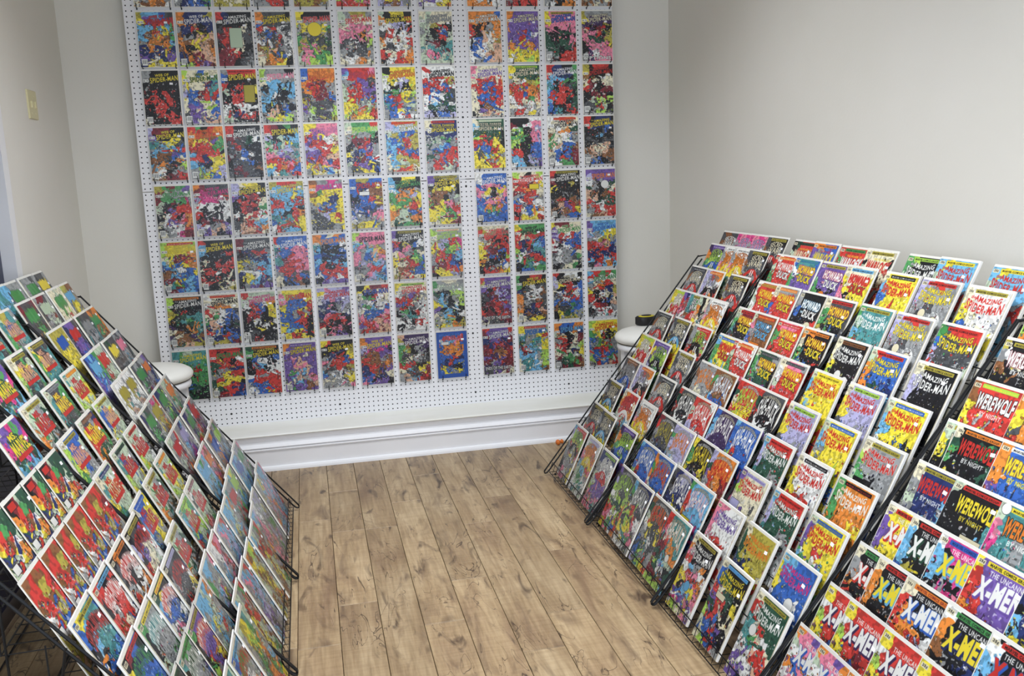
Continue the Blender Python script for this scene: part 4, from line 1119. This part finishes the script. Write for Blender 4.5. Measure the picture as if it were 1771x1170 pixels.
RNAME = {'A': 'farthest right rack', 'B': 'second right rack', 'C': 'third right rack', 'D': 'nearest right rack', 'L': 'farthest left rack', 'M': 'middle left rack', 'N': 'nearest left rack'}
for rk, (side, ya, yb, tiers) in RACKS.items():
    for i, txt in tiers.items():
        tk = txt.split(' ')
        items = [(float(tk[k]), tk[k + 1]) for k in range(0, len(tk), 2)]
        pitches = [items[k][0] - items[k + 1][0] for k in range(len(items) - 1)]
        tight = min(pitches) < 6.3 if pitches else False
        t = 0.03 if len(items) > 4 or (pitches and min(pitches) < 5.8) else (0.3 if rk == 'C' else 0.14)
        lean = rs.uniform(-0.007, 0.007)
        for k, (yy, key) in enumerate(items):
            near = k == len(items) - 1
            lap = (pitches[k - 1] < 6.95 if k else False) or (not near and pitches[k] < 6.95)
            if min(pitches or [9]) < 6.2:
                step = (k if side > 0 else len(items) - 1 - k) * (t + th_of(t) + 0.075) - 0.15
            else:
                step = (k % 2) * (t + th_of(t) + 0.08) if lap else 0.0
            ang = 0.4511 + lean
            si, co = math.sin(ang), math.cos(ang)
            Bx, Bz = TX[i] - 4.55, TZ[i] - 9.38
            if side > 0:
                ri, up, nn = Vector((0, -1, 0)), Vector((si, 0, co)), Vector((-co, 0, si))
                px = 59.7 + Bx
            else:
                ri, up, nn = Vector((0, 1, 0)), Vector((-si, 0, co)), Vector((co, 0, si))
                px = 15.5 - Bx
            p = Vector((px, yy - 3.44, Bz)) + nn * step
            M = Matrix(((ri.x, up.x, nn.x, p.x * S), (ri.y, up.y, nn.y, p.y * S), (ri.z, up.z, nn.z, p.z * S), (0, 0, 0, 1)))
            spec = RC[key]
            place = k if side > 0 else len(items) - 1 - k
            place_comic(spec, M, t, fit(words_for(spec), f'{ORD[place]} in {ORD[i]} tier up, {RNAME[rk]}'), f'comics on the {RNAME[rk]}', True)

# ------------------------------------------------------------------ wire racks (local: front foot at x=0, going back along -x)
def rack(side, ya, yb, label):
    wd = ya - yb
    h = wd / 2
    e = bpy.data.objects.new('wire_rack', None)
    COL.objects.link(e)
    e.location = Vector(((59.7 if side > 0 else 15.5), (ya + yb) / 2, 0)) * S
    e.rotation_euler.z = math.pi if side > 0 else 0
    tag(e, label, 'display rack', 'black wire racks along the walls')
    key = round(wd, 2)
    R = 0.14
    def rail(y):
        b = MB()
        L = 51.0
        ux, uz = -0.624, 0.7815
        nx, nz = 0.7815, 0.624
        up_, dn = [], []
        for s_ in (L, 1.0):
            up_.append((ux * s_, y, 0.12 + uz * s_))
        arc = []
        for k in range(7):
            a = math.pi * k / 6
            arc.append((ux * (1.0 - 0.45 * math.sin(a)) - nx * 0.45 * (1 - math.cos(a)) * 1.0, y, 0.25 + uz * (1.0 - 0.55 * math.sin(a)) - nz * 0.45 * (1 - math.cos(a)) * 0.3))
        low = [(ux * 1.4 - nx * 0.9, y, 0.15 + uz * 1.4 - nz * 0.2), (ux * L - nx * 0.9, y, uz * L - nz * 0.9)]
        b.tube([up_[0]] + arc + low, R, 6)
        return b
    for y in (h, -h):
        obj('side_rail', rail(y).mesh('side_rail', M_black), e)
    for i in range(10):
        bx, bz = TX[i] - 4.55, TZ[i] - 9.38
        zb = bz - 0.26
        b = MB()
        f1 = (-(bx - 0.25), zb + 1.9)      # front bar
        f0 = (-(bx - 0.92), zb + 0.1)       # bottom front
        bk = (-(bx + 3.0), zb)              # bottom back
        for (x, z) in (f1, f0, bk):
            b.tube([(x, -h, z), (x, h, z)], 0.085, 5)
        n = int(wd / 1.75)
        for k in range(n + 1):
            y = -h + wd * k / n
            b.tube([(f1[0], y, f1[1]), (f0[0], y, f0[1]), (bk[0], y, bk[1])], 0.06, 4)
        for y in (-h, h):
            b.tube([(bk[0], y, bk[1]), (bk[0], y, bk[1] + (1.5 if i == 8 else 4.4))], 0.08, 5)
        obj('pocket', b.mesh('pocket', M_black), e)
    for y in (h, -h):
        b = MB().tube([(-21.6, y, 26.0), (-21.6, y, 0.15), (-2.5, y, 0.15)], R, 6)
        b.tube([(-31.8, y, 39.8), (-35.6, y, 40.2), (-35.6, y, 0.15), (-22.0, y, 0.3)], R, 6)
        obj('rear_leg', b.mesh('rear_leg', M_black), e)
        obj('brace', MB().tube([(-21.4, y, 0.6), (-17.2, y, 20.6)], R, 6).mesh('brace', M_black), e)
    for (x, z) in ((-36.0, 39.5), (-35.6, 0.4), (-21.6, 12.0)):
        obj('cross_bar', MB().tube([(x, -h, z), (x, h, z)], R, 6).mesh('cross_bar', M_black), e)
    return e

RLAB = {'A': 'black wire rack of comics beside the stool with the tape measure', 'B': 'black wire rack of comics, second from the pegboard on the right',
        'C': 'black wire rack of comics, third from the pegboard on the right', 'D': 'black wire rack cut off by the lower right corner of the photo',
        'L': 'black wire rack of grey-looking comics nearest the pegboard on the left', 'M': 'black wire rack between the other two along the left wall',
        'N': 'black wire rack in the lower left corner, its side frame showing'}
for rk, (side, ya, yb, tiers) in RACKS.items():
    rack(side, ya, yb, RLAB[rk])

# ------------------------------------------------------------------ stools
def stool(x, y, label):
    e = bpy.data.objects.new('stool', None)
    COL.objects.link(e)
    e.location = Vector((x, y, 0)) * S
    tag(e, label, 'stool', 'round white stools by the pegboard')
    cush = [(0.01, 24.35), (2.5, 24.3), (4.6, 24.05), (6.2, 23.6), (7.05, 23.05), (7.35, 22.5), (7.25, 21.95), (6.95, 21.6), (6.6, 21.45), (0.01, 21.45)]
    obj('seat', MB().lathe(cush, 48).mesh('seat', M_vinyl, True), e)
    obj('seat_seam', MB().lathe([(6.7, 21.3), (6.82, 21.38), (6.7, 21.46)], 48).mesh('seat_seam', M_piping, True), e)
    obj('apron', MB().lathe([(6.3, 19.9), (6.75, 20.05), (6.9, 20.5), (6.8, 21.2), (6.3, 21.3)], 48).mesh('apron', M_white_metal, True), e)
    lg = MB().cbox((-1.2, -1.0, 0), (1.2, 1.0, 20.1), 0.05)
    lm = lg.mesh('leg', M_white_metal)
    for a in (0, 1, 2, 3):
        an = a * math.pi / 2
        l = obj('leg', lm, e, (4.9 * math.cos(an), 4.9 * math.sin(an), 0))
        l.rotation_euler.z = an + math.pi / 2 if a % 2 else an
    obj('foot_ring', MB().tube([(4.4 * math.cos(k * math.pi / 14), 4.4 * math.sin(k * math.pi / 14), 7.5) for k in range(29)], 0.35, 8).mesh('foot_ring', M_white_metal, True), e)
    return e
stool(-9.95, -15.9, 'round white padded stool partly hidden behind the left-hand racks')
stool(87.2, -15.9, 'round white padded stool with a black tape measure on its seat')

# ------------------------------------------------------------------ tape measure on the right stool
tm = bpy.data.objects.new('tape_measure', None)
COL.objects.link(tm)
tm.location = Vector((87.6, -12.6, 24.25)) * S
tm.rotation_euler.z = 0.25
tag(tm, 'black tape measure with yellow top lying on the white stool', 'tape measure')
def blob(name, rx, ry, z0, z1, mat, par, n=28, p=3.2, r=0.25):
    b = MB()
    rings = []
    for (sc_, z) in ((1 - r / rx, z0), (1, z0 + r * 0.8), (1, z1 - r * 0.8), (1 - r / rx, z1)):
        ring = []
        for k in range(n):
            a = 2 * math.pi * k / n
            ca, sa = math.cos(a), math.sin(a)
            d = (abs(ca) ** p + abs(sa) ** p) ** (-1 / p)
            ring.append((rx * sc_ * ca * d, ry * sc_ * sa * d, z))
        rings.append(ring)
    vs = [q for ring in rings for q in ring]
    fs = [(i * n + k, i * n + (k + 1) % n, (i + 1) * n + (k + 1) % n, (i + 1) * n + k) for i in range(3) for k in range(n)]
    fs += [tuple(reversed(range(n))), tuple(3 * n + k for k in range(n))]
    return obj(name, b.add(vs, fs).mesh(name, mat, True), par)
blob('body', 2.2, 1.75, 0.0, 1.8, M_tape_black, tm)
blob('face', 1.7, 1.3, 1.75, 1.95, M_tape_yellow, tm, p=2.4, r=0.1)
blob('dial', 1.1, 0.85, 1.92, 2.06, M_tape_black, tm, p=2.2, r=0.08)
obj('belt_clip', MB().cbox((2.05, -0.25, 0.6), (3.3, 0.25, 0.95), 0.05).cbox((2.9, -0.4, 0.4), (3.5, 0.4, 1.3), 0.08).mesh('belt_clip', M_tape_black), tm)

# ------------------------------------------------------------------ small things
sp = bpy.data.objects.new('switch_plate', None)
COL.objects.link(sp)
sp.matrix_world = Matrix(((0, 0, 1, XL * S), (1, 0, 0, -21.3 * S), (0, 1, 0, 70.8 * S), (0, 0, 0, 1)))
tag(sp, 'cream two-gang switch plate on the left wall', 'switch')
obj('plate', MB().cbox((-2.6, -2.35, 0), (2.6, 2.35, 0.25), 0.12).mesh('plate', M_cream), sp)
for x in (-1.05, 1.05):
    obj('toggle', MB().cbox((x - 0.3, -0.55, 0.25), (x + 0.3, 0.55, 0.5), 0.1).mesh('toggle', M_cream), sp)
    obj('screw', MB().lathe([(0.16, 0.25), (0.12, 0.3)], 10, (x, 1.4, 0)).lathe([(0.16, 0.25), (0.12, 0.3)], 10, (x, -1.4, 0)).mesh('screw', M_cream), sp)

pk = bpy.data.objects.new('pushpin', None)
COL.objects.link(pk)
pk.location = Vector((67.6, -12.2, 0.02)) * S
pk.rotation_euler = (0, 0, 0.35)
tag(pk, 'small orange plastic stopper with pale stem on the floor by the ledge', 'stopper')
cap_m = MB().lathe([(0.45, 0), (0.6, 0.25), (0.55, 0.55), (0.32, 0.75), (0.3, 1.1), (0.5, 1.3), (0.4, 1.5)], 16).mesh('cap', M_orange, True)
c_ = obj('cap', cap_m, pk, (0, 0, 0.58))
c_.rotation_euler = (0, math.pi / 2, 0)
obj('stem', MB().tube([(1.4, 0, 0.5), (3.2, 0.2, 0.25)], 0.2, 8).mesh('stem', M_stick, True), pk)
